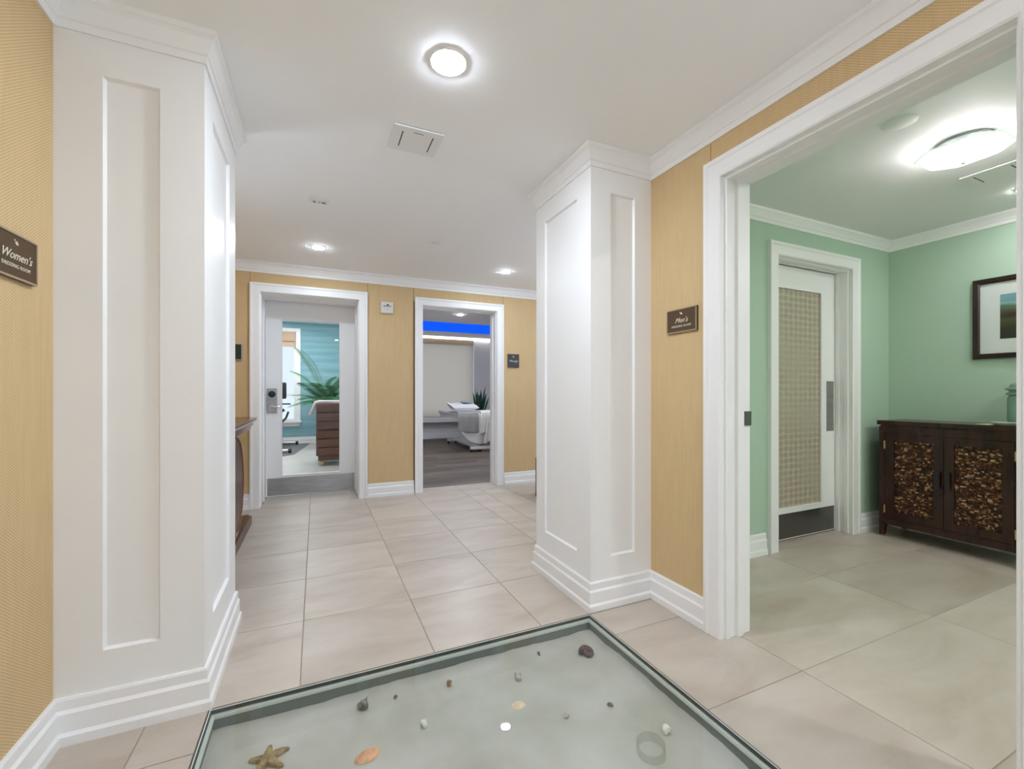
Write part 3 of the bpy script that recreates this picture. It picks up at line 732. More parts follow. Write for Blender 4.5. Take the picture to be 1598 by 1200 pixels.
def scallop(px, py, size, mat, name, label, rot, ribs=9, squash=0.62):
    x, y, z = pitspot(px, py); mb = MB(); n = 40; m = 8; o = []
    for j in range(m + 1):
        t = j / m
        for i in range(n):
            a = 2 * PI * i / n
            w = 1 + 0.05 * math.cos(a * ribs * 2) * t
            u, v = math.cos(a) * t * w, math.sin(a) * t * w * squash
            rib = 0.045 * math.cos((u + 0.15 * v) * ribs * PI) * (1 - t * t * 0.4)
            h = (1 - t ** 2.2) * 0.36 + rib * (t < 0.99)
            o.append((x + size * (u * math.cos(rot) - v * math.sin(rot)), y + size * (u * math.sin(rot) + v * math.cos(rot)), z - 0.001 + size * h))
    f = [(k * n + i, k * n + (i + 1) % n, (k + 1) * n + (i + 1) % n, (k + 1) * n + i) for k in range(m) for i in range(n)]
    tag(mb.add(o, f).build(name, mat, None, True, (x, y, z)), label, 'seashell')
scallop(574, 1177, 0.049, 'scallop_orange', 'scallop_shell', 'orange ribbed scallop shell near the starfish', 0.25)
scallop(809, 1098, 0.031, 'shell_peach', 'scallop_shell', 'pale peach scallop shell half sunk in the sand', -0.1, 6, 0.8)

def whelk(px, py, size, mat, label, rot, turns=2.6, stretch=1.6, dome=1.0):
    """Spiral snail shell: a tapering coil with an open lip."""
    x, y, z = pitspot(px, py); n = 44; m = 10; o = []
    for i in range(n + 1):
        t = i / n; a = t * turns * 2 * PI; R = size * 0.55 * t ** 1.3; r = size * (0.06 + 0.46 * t ** 1.4)
        c = Vector((R * math.cos(a), R * math.sin(a), size * stretch * (1 - t) * 0.75))
        d = Vector((math.cos(a), math.sin(a), 0))
        for k in range(m):
            th = 2 * PI * k / m
            o.append(c + d * (r * math.cos(th)) + Vector((0, 0, r * math.sin(th) * dome)))
    f = [(k * m + i, k * m + (i + 1) % m, (k + 1) * m + (i + 1) % m, (k + 1) * m + i) for k in range(n) for i in range(m)]
    f.append(tuple(range(m - 1, -1, -1))); f.append(tuple(n * m + i for i in range(m)))
    M = Matrix.Rotation(rot, 3, 'Z') @ Matrix.Rotation(1.0 if stretch > 1.2 else 0.35, 3, 'X')
    o = [M @ p for p in o]; lo = min(p.z for p in o)
    o = [(x + p.x, y + p.y, z + p.z - lo - size * 0.12) for p in o]
    tag(MB().add(o, f).build('snail_shell', mat, None, True, (x, y, z)), label, 'seashell')
whelk(916, 1021, 0.044, 'shell_purple', 'dark purple-brown moon snail shell in the corner of the sand', 0.3, 2.4, 0.7)
whelk(566, 1105, 0.027, 'shell_grey', 'grey pointed snail shell on the sand', 2.4, 3, 1.8)
whelk(699, 1069, 0.017, 'shell_brown', 'small brown whelk shell by the rear rim of the pit', 0.9, 3, 2.0)
whelk(807, 1057, 0.024, 'shell_mottled', 'white and black speckled turban shell on the sand', 1.6, 2.6, 1.3)
whelk(660, 1134, 0.019, 'shell_white', 'small cream shell between the orange scallop and the peach one', 2.0, 2.6, 1.7)
whelk(1039, 1141, 0.021, 'shell_white', 'small white shell beside the glass ring', 0.4, 2.6, 1.6)
whelk(884, 1117, 0.013, 'shell_mottled', 'tiny speckled shell near the middle of the sand', 0.2, 2.6, 1.7)
whelk(953, 1102, 0.015, 'shell_charcoal', 'small charcoal pebble-like shell half buried in sand', 1.2, 2.2, 0.9)
whelk(840, 1021, 0.012, 'shell_grey', 'tiny grey shell close to the purple snail shell', 1.9, 2.6, 1.7)
whelk(617, 1088, 0.010, 'shell_charcoal', 'tiny dark shell fragment beside the grey pointed shell', 0.7, 2.6, 1.6)
x, y, z = pitspot(1016, 1176)
rg = MB().lathe([(0.053, 0.0), (0.053, 0.040), (0.050, 0.042), (0.048, 0.040), (0.048, 0.0), (0.053, 0.0)], 40, cap=False)
rg = rg.build('glass_ring', 'ring_glass', None, True); rg.location = (x, y, z + 0.002); rg.rotation_euler = (0.10, -0.12, 0)
tag(rg, 'clear round glass ring resting on the sand', 'glass ring')

# ------------------------------------------------------------------ signs
def text_obj(body, size, mat, parent, M, shear=0.0, space=1.0):
    cu = bpy.data.curves.new('lettering', 'FONT'); cu.body = body; cu.size = size; cu.align_x = 'CENTER'; cu.align_y = 'CENTER'
    cu.shear = shear; cu.space_character = space; cu.extrude = 0.0006; cu.resolution_u = 2
    tmp = bpy.data.objects.new('lettering_source', cu); COL.objects.link(tmp)
    dg = bpy.context.evaluated_depsgraph_get()
    me = bpy.data.meshes.new_from_object(tmp.evaluated_get(dg)); me.name = 'lettering'
    bpy.data.objects.remove(tmp); me.transform(M); me.materials.clear(); me.materials.append(MATS[mat])
    o = bpy.data.objects.new('lettering', me); COL.objects.link(o); o.parent = parent; return o
def emblem(parent, mat, s, M):
    mb = MB()
    for i in range(5):
        a = PI * (0.05 + 0.9 * i / 4) - 0.35
        c = Vector((math.cos(a), math.sin(a))); p = Vector((-c.y, c.x)); 
        q = [Vector((0, -0.35)), c * 0.55 + p * 0.22, c * 1.0, c * 0.55 - p * 0.22]
        mb.add([(v.x * s, v.y * s, 0.0006) for v in q], [(0, 1, 2, 3)])
    mb.add([(s * (-0.85 + 0.28 * math.cos(t)), s * (0.95 + 0.28 * math.sin(t)), 0.0006) for t in [k * PI / 4 for k in range(8)]], [tuple(range(8))])
    me = mb.mesh('emblem'); me.transform(M); me.materials.append(MATS[mat]); o = bpy.data.objects.new('emblem', me); COL.objects.link(o); o.parent = parent
def sign(name_label, M, w, h, lines, plate='sign_bronze', border='sign_border', letter='sign_letter'):
    """M maps sign-local (right, up, out) to world; origin at the centre of the wall side."""
    t = thing('room_sign', name_label, 'sign', tuple(M.translation)); R = M.to_3x3().to_4x4()
    def add(mb, name, mat):
        me = mb.mesh(name); me.transform(R); me.materials.append(MATS[mat]); o = bpy.data.objects.new(name, me); COL.objects.link(o); o.parent = t; return o
    add(MB().box(-w / 2, w / 2, -h / 2, h / 2, 0.0, 0.010), 'backing', 'sign_dark')
    add(MB().sweep([(-w / 2, -h / 2), (w / 2, -h / 2), (w / 2, h / 2), (-w / 2, h / 2)], [(0, 0.010), (0, 0.016), (0.006, 0.016), (0.006, 0.010)], XYZ, True), 'border', border)
    add(MB().box(-w / 2 + 0.006, w / 2 - 0.006, -h / 2 + 0.006, h / 2 - 0.006, 0.010, 0.0135), 'plate', plate)
    for body, size, yy, shear, space in lines:
        text_obj(body, size, letter, t, R @ Matrix.Translation((0, yy, 0.0142)), shear, space)
    if lines: emblem(t, letter, h * 0.075, R @ Matrix.Translation((0, h * 0.27, 0.0138)))
    return t
def frame_m(right, up, out, o):
    M = Matrix((Vector(right).to_4d(), Vector(up).to_4d(), Vector(out).to_4d(), (0, 0, 0, 1))).transposed()
    for i in range(3): M[3][i] = 0.0
    M.translation = o; return M
sign("bronze sign reading Men's Dressing Room beside the wide doorway", frame_m((0, -1, 0), (0, 0, 1), (-1, 0, 0), (XR, 1.876, 1.702)), 0.222, 0.137,
     [("Men's", 0.040, 0.000, 0.45, 1.0), ('DRESSING ROOM', 0.0165, -0.033, 0, 1.15)])
sign("bronze sign reading Women's Dressing Room on the left wall", frame_m((0, 1, 0), (0, 0, 1), (1, 0, 0), (XL, 1.886, 1.714)), 0.222, 0.143,
     [("Women's", 0.040, 0.000, 0.45, 1.0), ('DRESSING ROOM', 0.0165, -0.033, 0, 1.15)])
sign('small dark sign reading Massage beside the open massage room doorway', frame_m((1, 0, 0), (0, 0, 1), (0, -1, 0), (2.527, YB, 1.732)), 0.172, 0.186,
     [('Massage', 0.040, -0.004, 0.45, 1.0)], 'sign_dark', 'sign_dark')
sign('dark square sign with silver border beside the glass door', frame_m((1, 0, 0), (0, 0, 1), (0, -1, 0), (-0.832, YB, 1.73)), 0.18, 0.178,
     [], 'sign_dark', 'sign_silver', 'sign_silver')

# wall device between the doors
wd = thing('wall_strobe', 'small square off-white alarm strobe on the papered wall between doors', 'alarm', (0.80, YB, 2.338))
def dv(mb, name, mat): return mb.build(name, mat, wd)
dv(MB().box(-0.074, 0.074, -0.028, 0.0, -0.070, 0.070, 0.006), 'housing', 'device_white')
dv(MB().box(-0.046, 0.046, -0.032, -0.028, -0.048, 0.008), 'grille', 'plate_white')
for k in range(3): dv(MB().box(-0.042, 0.042, -0.0335, -0.032, -0.004 - k * 0.016, 0.000 - k * 0.016), 'slot', 'device_grey')
dv(MB().box(-0.045, 0.050, -0.034, -0.028, 0.012, 0.026), 'lens_bar', 'device_grey')
dv(MB().lathe([(0.010, -0.028), (0.010, -0.036), (0.005, -0.038)], 12, (0.008, 0, 0.034), 'y'), 'lamp', 'slot_dark')

# ------------------------------------------------------------------ ceiling fixtures
def downlight(x, y, r, lens, label, z=CEIL, group=None, drop=0.008):
    t = thing('downlight', label, 'ceiling light', (x, y, z), group)
    MB().lathe([(r * 1.09, 0.0), (r * 1.09, -0.003), (r * 1.05, -0.005), (r, -0.005), (r, 0.0)], 32, cap=False).build('trim_ring', 'plate_white', t, True)
    pr = [(r * 0.99, -0.003), (r * 0.97, -0.003 - drop * 0.45), (r * 0.8, -0.003 - drop * 0.8), (r * 0.45, -0.003 - drop * 0.96), (r * 0.05, -0.003 - drop)]
    MB().lathe(pr, 32).build('lens', lens, t, True)
    return t
downlight(0.531, 1.855, 0.076, 'lamp_hall', 'bright round ceiling downlight above the glazed sand pit', drop=0.008)
downlight(0.02, 4.757, 0.058, 'lamp_small', 'lit ceiling downlight in front of the glass door')
downlight(2.077, 4.788, 0.055, 'lamp_small', 'lit ceiling downlight in front of the massage doorway')
downlight(0.531, -0.75, 0.06, 'lamp_small', 'added out-of-view ceiling downlight between the near hall walls', drop=0.008)  # extra lamp behind the camera, added to light the hall
downlight(3.9, 4.788, 0.055, 'lamp_small', 'added unseen ceiling downlight in the corridor behind the right column')  # extra lamp hidden by the column, added to light the corridor
gm = thing('gimbal_downlight', 'unlit white gimbal ceiling downlight with dark lamp openings', 'ceiling light', (0.02, 3.584, CEIL))
MB().lathe([(0.078, 0.0), (0.078, -0.005), (0.070, -0.010), (0.05, -0.011), (0.002, -0.011)], 32, cap=False).build('trim_ring', 'plate_white', gm, True)
MB().lathe([(0.052, -0.010), (0.052, -0.016), (0.046, -0.018), (0.002, -0.018)], 28, cap=False).build('lens', 'sill_white', gm, True)
for px_, w_ in ((-0.033, 0.010), (0.0, 0.004), (0.030, 0.016)): MB().box(px_ - w_, px_ + w_, -0.018, 0.018, -0.0195, -0.018).build('slot', 'device_grey', gm)
def cap_at(x, y, r, label):
    o = MB().lathe([(r * 0.97, 0.0), (r * 0.97, -0.001), (r, -0.001), (r, -0.003), (r * 0.97, -0.004), (r * 0.05, -0.004)], 28).build('sprinkler_cover', 'plate_white', None, True)
    o.location = (x, y, CEIL); tag(o, label, 'sprinkler cover')
cap_at(1.058, 4.145, 0.045, 'flat white sprinkler cover on the hall ceiling')
cap_at(2.864, 1.269, 0.075, 'flat round white cover plate on the green room ceiling')
def vent(x0, x1, y0, y1, label, slot_axis):
    cx, cy = (x0 + x1) / 2, (y0 + y1) / 2; w, d = (x1 - x0) / 2, (y1 - y0) / 2
    t = thing('exhaust_vent', label, 'vent', (cx, cy, CEIL))
    MB().box(-w, w, -d, d, -0.012, -0.004, 0.002).build('cover', 'plate_white', t)
    MB().box(-w + 0.012, w - 0.012, -d + 0.012, d - 0.012, -0.004, 0.0).build('collar', 'slot_dark', t)
    for s in (-1, 1):
        if slot_axis == 'y': MB().box(s * w * 0.62 - 0.003, s * w * 0.62 + 0.003, -d * 0.62, d * 0.62, -0.0126, -0.012).build('slot', 'slot_dark', t)
        else: MB().box(-w * 0.62, w * 0.62, s * d * 0.62 - 0.003, s * d * 0.62 + 0.003, -0.0126, -0.012).build('slot', 'slot_dark', t)
    MB().box(-0.028, 0.028, -d * 0.72, -d * 0.66, -0.0126, -0.012).build('badge', 'device_grey', t)
vent(0.385, 0.657, 2.38, 2.63, 'square white slotted exhaust vent on the hall ceiling', 'y')
vent(3.97, 4.22, 1.15, 1.43, 'square white slotted exhaust vent beside the glass ceiling lamp', 'x')
downlight(4.60, 1.30, 0.05, 'lamp_accent', 'small lit downlight above the dark cabinet')
downlight(2.75, -0.3, 0.05, 'fill_green_room', 'added unseen green room downlight next to the hall doorway wall')  # added outside the view to brighten the green room
downlight(4.2, -0.3, 0.05, 'fill_green_room', 'added unseen green room downlight over the far end of the cabinet wall')  # second added lamp outside the view, same purpose
# bowl uplights out of view, added to brighten the hall ceiling
def sconce(x, y, nx, ny, label, z=1.82, lens='fill_sconce_lens'):
    t = thing('fill_sconce', label, 'added fill lamp', (x, y, z))
    a = math.atan2(ny, nx)
    def put(mb, name, mat):
        o = mb.build(name, mat, t, True); o.rotation_euler = (0, 0, a); return o
    put(MB().box(0.0, 0.015, -0.05, 0.05, -0.08, 0.08, 0.004), 'back_plate', 'sign_bronze')
    put(MB().tube([(0.01, 0, -0.03), (0.06, 0, -0.05), (0.12, 0, -0.03)], 0.009, 8), 'arm', 'sign_bronze')
    put(MB().lathe([(0.012, -0.03), (0.05, -0.015), (0.085, 0.02), (0.10, 0.065), (0.094, 0.065), (0.08, 0.025), (0.012, 0.0)], 28, (0.13, 0, 0)), 'bowl', 'plate_white')
    put(MB().lathe([(0.072, 0.036), (0.07, 0.045), (0.005, 0.048)], 24, (0.13, 0, 0)), 'diffuser', lens)
sconce(XL, -0.9, 1, 0, 'bowl wall sconce on the tan wall before the women\'s sign')
sconce(XR, -1.2, -1, 0, 'added unseen bowl sconce on the tan wall past the dressing room doorway')
sconce(XLF, 3.12, 1, 0, 'added unseen bowl sconce above the console table', 1.55, 'fill_sconce_soft')
sconce(3.6, 2.83, 0, 1, 'added unseen bowl sconce on the white corridor wall', 1.7)
# green-room flush lamp: curved glass sheet with clipped corners, pan and bulbs
lx, ly = 3.42, 1.215
lamp = thing('flush_ceiling_lamp', 'flush ceiling lamp with a curved pale green glass shade', 'ceiling lamp', (lx, ly, CEIL))
MB().lathe([(0.13, 0.0), (0.13, -0.016), (0.12, -0.022), (0.01, -0.022)], 28).build('pan', 'dark_steel', lamp, True)
oct_ = [(-0.19, -0.10), (-0.10, -0.19), (0.10, -0.19), (0.19, -0.10), (0.19, 0.10), (0.10, 0.19), (-0.10, 0.19), (-0.19, 0.10)]
o = []; f = []; rings = 8
for j in range(rings + 1):
    t = j / rings
    for x, y in oct_:
        for s_ in (0,):
            X, Y = x * t, y * t; o.append((X, Y, -0.115 + 0.055 * ((X * X + Y * Y) / 0.046)))
for k in range(rings):
    for i in range(8): f.append((k * 8 + i, k * 8 + (i + 1) % 8, (k + 1) * 8 + (i + 1) % 8, (k + 1) * 8 + i))
sh = MB().add(o, f).build('glass_shade', 'lamp_glass', lamp, True); solid(sh, 0.005)
MB().lathe([(0.004, -0.022), (0.004, -0.118), (0.010, -0.120), (0.010, -0.126), (0.003, -0.130)], 12).build('finial', 'chrome', lamp, True)
for s in (-1, 1): MB().ellip((0.0, s * 0.065, -0.058), 0.022, 0.032, 0.022).build('light_bulb', 'bulb', lamp, True)

# ------------------------------------------------------------------ console table by the left wall
ct = thing('console_table', 'polished cherry console table with a round disc front by the column', 'table', (-0.76, 4.13, 0))
def cp(mb, name, mat, sm=False, lab=None): return mb.build(name, mat, ct, sm, label=lab)
# local coordinates: x 0 = centre of depth, front at +0.19
TOP = [(0.0, 0.955), (0.004, 0.955), (0.004, 0.975), (0.022, 0.998), (0.030, 1.003), (0.034, 1.010), (0.034, 1.018), (0.030, 1.026), (0.040, 1.029), (0.042, 1.035), (0.0, 1.035)]
cp(MB().box(-0.17, 0.17, -0.96, 0.96, 0.955, 1.034).sweep([(0.17, -0.96), (-0.17, -0.96), (-0.17, 0.96), (0.17, 0.96)], [(o_, z_) for o_, z_ in TOP], lambda x, y, z: (x, y, z), True), 'top', 'cherry_wood')
cp(MB().box(-0.18, 0.165, -0.90, 0.90, 0.925, 0.955), 'apron', 'cherry_wood')
cp(MB().box(-0.20, 0.185, -0.78, 0.78, 0.0, 0.085, 0.006).box(-0.18, 0.165, -0.76, 0.76, 0.085, 0.10), 'plinth', 'cherry_dark')
cp(MB().lathe([(0.392, -0.14), (0.392, 0.158), (0.386, 0.163), (0.01, 0.163)], 56, (0, 0, 0.515), 'x'), 'disc', 'cherry_dark', True)
cp(MB().lathe([(0.390, 0.10), (0.410, 0.10), (0.410, 0.162), (0.404, 0.170), (0.396, 0.170), (0.390, 0.162), (0.390, 0.10)], 56, (0, 0, 0.515), 'x', False), 'rim', 'cherry_wood', True, 'polished raised rim of the disc')
for s in (-1, 1):
    cp(MB().sweep([(s * 0.30, 0.10), (s * 0.20, 0.16), (s * 0.10, 0.115)], [(-0.012, -0.12), (-0.012, 0.13), (0.012, 0.13), (0.012, -0.12)], lambda a, b, d: (d, a, b)), 'bracket', 'cherry_wood')
    cp(MB().box(-0.14, -0.10, s * 0.70 - 0.02, s * 0.70 + 0.02, 0.10, 0.925), 'rear_post', 'cherry_dark')
# waste bin showing past the right column
wbn = thing('waste_bin', 'dark round waste bin showing past the white column', 'waste bin', (2.632, 4.708, 0))
MB().lathe([(0.165, 0.0), (0.172, 0.006), (0.172, 0.46), (0.165, 0.46), (0.16, 0.03), (0.002, 0.03)], 40, cap=False).build('body', 'espresso_wood', wbn, True)
MB().lathe([(0.175, 0.455), (0.177, 0.47), (0.172, 0.478), (0.160, 0.478), (0.158, 0.455), (0.175, 0.455)], 40, cap=False).build('rim', 'dark_steel', wbn, True)

# ------------------------------------------------------------------ dark cabinet in the green room
CX0, CX1, C0, C1 = 4.634, 5.04, 1.318, 2.205
cab = thing('cabinet', 'dark espresso cabinet with two shell-mosaic doors against the green wall', 'cabinet', (4.84, 1.76, 0))
def cb(mb, name, mat, par=None, sm=False, lab=None):
    par = par or cab; mb.v = [(x - 4.84, y - 1.76, z) for x, y, z in mb.v]
    return mb.build(name, mat, par, sm, label=lab)
cb(MB().box(CX0 - 0.012, CX1, C0 - 0.012, C1 + 0.012, 0.998, 1.036, 0.004), 'top', 'espresso_wood')
bd = MB().box(CX0 + 0.02, CX1, C0 + 0.01, C1 - 0.01, 0.13, 0.975).box(CX0 + 0.01, CX1 - 0.01, C0 + 0.008, C1 - 0.008, 0.975, 0.998)
bd.box(CX0, CX0 + 0.03, C0, C1, 0.925, 0.985).box(CX0, CX0 + 0.03, C0, C1, 0.115, 0.172).box(CX0, CX0 + 0.03, C0, 1.366, 0.172, 0.925).box(CX0, CX0 + 0.03, 2.158, C1, 0.172, 0.925)
cb(bd, 'body', 'espresso_wood')
for yy, s in ((C1, -1), (C0, 1)):
    for xx, sx_ in ((CX0, 1), (CX1, -1)):
        a, b = yy, yy + s * 0.048; c_, d_ = xx, xx + sx_ * 0.048
        t0, t1 = yy, yy + s * 0.034; q0, q1 = xx, xx + sx_ * 0.034
        v = [(q0, t0, 0.012), (q1, t0, 0.012), (q1, t1, 0.012), (q0, t1, 0.012), (c_, a, 0.125), (d_, a, 0.125), (d_, b, 0.125), (c_, b, 0.125)]
        lg = cb(MB().add(v, [(3, 2, 1, 0), (4, 5, 6, 7), (0, 1, 5, 4), (1, 2, 6, 5), (2, 3, 7, 6), (3, 0, 4, 7)]), 'leg', 'espresso_wood')
        cb(MB().lathe([(0.012, 0.0), (0.012, 0.012)], 12, ((q0 + q1) / 2, (t0 + t1) / 2, 0)), 'foot_glide', 'brass', lg)
for k, (ya, yb_, hy) in enumerate(((1.764, 2.155, 2.162), (1.369, 1.760, 1.362))):
    ix, iy0, iy1, iz0, iz1 = CX0 - 0.004, ya + 0.062, yb_ - 0.062, 0.24, 0.862
    fr = MB().box(CX0 - 0.004, CX0 + 0.022, ya, iy0, 0.176, 0.921).box(CX0 - 0.004, CX0 + 0.022, iy1, yb_, 0.176, 0.921).box(CX0 - 0.004, CX0 + 0.022, iy0, iy1, 0.176, iz0).box(CX0 - 0.004, CX0 + 0.022, iy0, iy1, iz1, 0.921)
    fr.box(CX0 + 0.012, CX0 + 0.02, iy0, iy1, iz0, iz1)
    dr = cb(fr, 'door', 'espresso_wood')
    # mosaic of little curved shell chips
    mo = MB(); tones = []
    nz, ny = 46, 15
    for i in range(nz):
        z = iz0 + (i + 0.5) * (iz1 - iz0) / nz; yy = iy0 + random.uniform(0, 0.012)
        while yy < iy1 - 0.004:
            L = min(random.choice((0.010, 0.014, 0.018, 0.026)), iy1 - yy); hh = (iz1 - iz0) / nz * random.uniform(0.40, 0.60)
            tl = random.uniform(-0.12, 0.12); pr_ = random.uniform(0.001, 0.008)
            y0_, y1_ = yy + 0.0006, yy + L - 0.0006; xf = CX0 + 0.010 - pr_
            zz = z + random.uniform(-0.002, 0.002); dz = (y1_ - y0_) * tl
            v = [(CX0 + 0.012, y0_, zz - hh - dz), (CX0 + 0.012, y1_, zz - hh + dz), (CX0 + 0.012, y1_, zz + hh + dz), (CX0 + 0.012, y0_, zz + hh - dz),
                 (xf, y0_ + 0.001, zz - hh * 0.7 - dz), (xf + random.uniform(-0.002, 0.002), y1_ - 0.001, zz - hh * 0.7 + dz), (xf, y1_ - 0.001, zz + hh * 0.7 + dz), (xf + random.uniform(-0.002, 0.002), y0_ + 0.001, zz + hh * 0.7 - dz)]
            mo.add(v, [(4, 5, 6, 7), (0, 1, 5, 4), (1, 2, 6, 5), (2, 3, 7, 6), (3, 0, 4, 7)])
            tn = random.random() ** 1.3
            if random.random() < 0.06: tn = random.uniform(0.85, 1.0)
            tones += [tn] * 8
            yy += L
    pn = cb(mo, 'mosaic_panel', 'shell_mosaic', dr); pn['kind'] = 'stuff'; pn['label'] = 'brown shell chip mosaic'
    at = pn.data.attributes.new('tone', 'FLOAT', 'POINT'); at.data.foreach_set('value', tones)
    hyy = ya + 0.028 if k == 0 else yb_ - 0.028
    cb(MB().box(CX0 - 0.030, CX0 - 0.016, hyy - 0.013, hyy + 0.013, 0.50, 0.64, 0.004).box(CX0 - 0.018, CX0 - 0.003, hyy - 0.008, hyy + 0.008, 0.51, 0.53).box(CX0 - 0.018, CX0 - 0.003, hyy - 0.008, hyy + 0.008, 0.61, 0.63), 'handle', 'black_plastic', dr)
    for hz in (0.25, 0.82): cb(MB().box(CX0 - 0.006, CX0 + 0.004, hy - 0.006, hy + 0.006, hz - 0.035, hz + 0.035), 'hinge', 'brass', dr, lab='brass hinge')
# things on the cabinet
jr = thing('glass_jar', 'tall green glass jar with a ringed lid on the dark cabinet', 'jar', (4.87, 1.408, 1.036))
MB().lathe([(0.055, 0.0), (0.066, 0.006), (0.070, 0.05), (0.070, 0.20), (0.062, 0.225), (0.058, 0.232)], 28).build('body', 'jar_green', jr, True)
MB().lathe([(0.074, 0.232), (0.078, 0.238), (0.074, 0.246), (0.060, 0.252), (0.060, 0.262), (0.082, 0.270), (0.082, 0.280), (0.060, 0.288), (0.055, 0.312), (0.030, 0.322), (0.002, 0.324)], 28).build('lid', 'jar_green', jr, True)
ds = thing('shallow_dish', 'shallow green dish in front of the jar on the cabinet', 'dish', (4.705, 1.43, 1.036))
MB().lathe([(0.05, 0.0), (0.06, 0.003), (0.080, 0.022), (0.083, 0.026), (0.078, 0.025), (0.055, 0.008), (0.002, 0.007)], 32).build('bowl', 'dish_green', ds, True)
tag(MB().add([(4.66, 1.50, 1.0375), (4.70, 1.60, 1.0375), (4.80, 1.56, 1.0375), (4.76, 1.46, 1.0375), (4.66, 1.50, 1.041), (4.70, 1.60, 1.041), (4.80, 1.56, 1.041), (4.76, 1.46, 1.041)], [(3, 2, 1, 0), (4, 5, 6, 7), (0, 1, 5, 4), (1, 2, 6, 5), (2, 3, 7, 6), (3, 0, 4, 7)]).build('booklet', 'paper_cream'), 'thin cream booklet lying on the dark cabinet', 'booklet')

# framed print
F0, F1, FZ0, FZ1 = 0.93, 1.73, 1.563, 2.222
pf = thing('framed_picture', 'dark framed seascape print with a wide white mat', 'picture', (GXE, (F0 + F1) / 2, FZ0))
def pp(mb, name, mat): mb.v = [(x - GXE, y - (F0 + F1) / 2, z - FZ0) for x, y, z in mb.v]; return mb.build(name, mat, pf)
pp(MB().sweep([(F0, FZ0), (F0, FZ1), (F1, FZ1), (F1, FZ0)], [(0, 0.0), (0, 0.028), (-0.034, 0.034), (-0.042, 0.026), (-0.042, 0.0)], lambda a, b, d: (GXE - d, a, b), True), 'frame', 'frame_wood')
pp(MB().box(GXE - 0.014, GXE - 0.004, F0 + 0.036, F1 - 0.036, FZ0 + 0.036, FZ1 - 0.036), 'mat', 'mat_board')
pp(MB().box(GXE - 0.0155, GXE - 0.014, F0 + 0.16, F1 - 0.158, FZ0 + 0.156, FZ1 - 0.145), 'print', 'seascape_print')
pp(MB().box(GXE - 0.021, GXE - 0.019, F0 + 0.038, F1 - 0.038, FZ0 + 0.038, FZ1 - 0.038), 'glazing', 'clear_glass')

# ------------------------------------------------------------------ exercise room
w1 = struct(empty('window_1', (0, 0, 0)), 'tall white sash window in the blue wall', 'window')
mpY = lambda a, b, d: (a, 12.2 - d, b)
MB().sweep([(-1.75, 0.57), (-1.75, 2.80), (-0.464, 2.80), (-0.464, 0.57)], [(0, 0), (0, 0.025), (0.10, 0.03), (0.10, 0)], mpY).build('window_casing', 'sill_white', w1)
MB().sweep([(-1.75, 0.57), (-1.75, 2.80), (-0.464, 2.80), (-0.464, 0.57)], [(0, -0.1), (0, -0.04), (-0.05, -0.04), (-0.05, -0.1)], mpY, True).box(-1.70, -0.514, 12.24, 12.29, 1.20, 1.255).build('sash', 'sill_white', w1)
MB().box(-1.88, -0.34, 12.12, 12.24, 0.53, 0.57, 0.004).box(-1.85, -0.37, 12.175, 12.2, 0.44, 0.53).build('window_sill', 'sill_white', w1)
MB().box(-1.72, -0.49, 12.262, 12.268, 0.6, 2.77).build('window_pane', 'window_glass', w1)
rs = thing('roman_shade', 'folded tan roman shade at the top of the sash window', 'window shade', (-1.107, 12.2, 2.45))
MB().box(-0.62, 0.62, -0.045, -0.02, 0.12, 0.36).build('fabric', 'roman_fabric', rs)
MB().box(-0.62, 0.62, -0.055, -0.015, -0.02, 0.10).build('fold', 'roman_fabric', rs)
MB().box(-0.622, 0.622, -0.057, -0.013, 0.10, 0.122).build('band', 'roman_band', rs)
tag(MB().box(-1.6, 0.2, 8.4, 9.0, 3.045, 3.06).build('ceiling_panel_light', 'gym_panel'), 'white ceiling panel light above the rolling towel cabinet', 'ceiling light')
tag(MB().box(-1.6, 0.2, 10.6, 11.2, 3.045, 3.06).build('ceiling_panel_light', 'gym_panel'), 'white ceiling panel light above the exercise bike', 'ceiling light')
# rolling towel cabinet with rounded boards
tcx, tcy = 0.33, 8.62
tcb = thing('rolling_towel_cabinet', 'brown rolling towel cabinet faced with rounded horizontal boards', 'cabinet', (tcx, tcy, 0))
MB().box(-0.30, 0.30, -0.24, 0.24, 0.075, 0.175).build('base', 'slat_wood', tcb)
MB().box(-0.305, 0.305, -0.26, 0.26, 0.175, 1.07).build('carcass', 'espresso_wood', tcb)
for i in range(6):
    z0 = 0.168 + i * 0.1535
    for s in (-1, 1):
        MB().box(-0.335, 0.335, s * 0.285 - 0.028, s * 0.285 + 0.028, z0, z0 + 0.146, 0.022).build('board', 'slat_wood', tcb, True)
MB().box(-0.33, 0.33, -0.30, 0.30, 1.075, 1.09, 0.005).build('top', 'slat_wood', tcb)
for a in (-0.24, 0.24):
    for b in (-0.19, 0.19):
        cw = MB().lathe([(0.026, -0.012), (0.030, -0.008), (0.030, 0.008), (0.026, 0.012)], 18, (a, b, 0.030), 'y').build('caster', 'brass', tcb, True)
        MB().box(a - 0.012, a + 0.012, b - 0.018, b + 0.018, 0.058, 0.078).build('caster_fork', 'dark_steel', cw)
# folded towel draped over the cabinet end
def towel1(u, v):
    x = -0.42 + u * 0.86; z = 1.135
    d = -0.30 - x
    if x < -0.30: z = 1.135 - 2.0 * d; x = -0.32 - 0.9 * d
    return (tcx + x * 1.0 - (0.03 if d > 0 else 0), tcy - 0.24 + v * 0.46 + 0.01 * math.sin(u * 9), z + 0.010 * math.sin(v * 7 + u * 5))
tw = MB().grid(towel1, 24, 10).build('towel', 'white_towel', None, True, (tcx, tcy, 1.09)); solid(tw, 0.06); tag(tw, 'white towel draped over the brown rolling cabinet', 'towel')

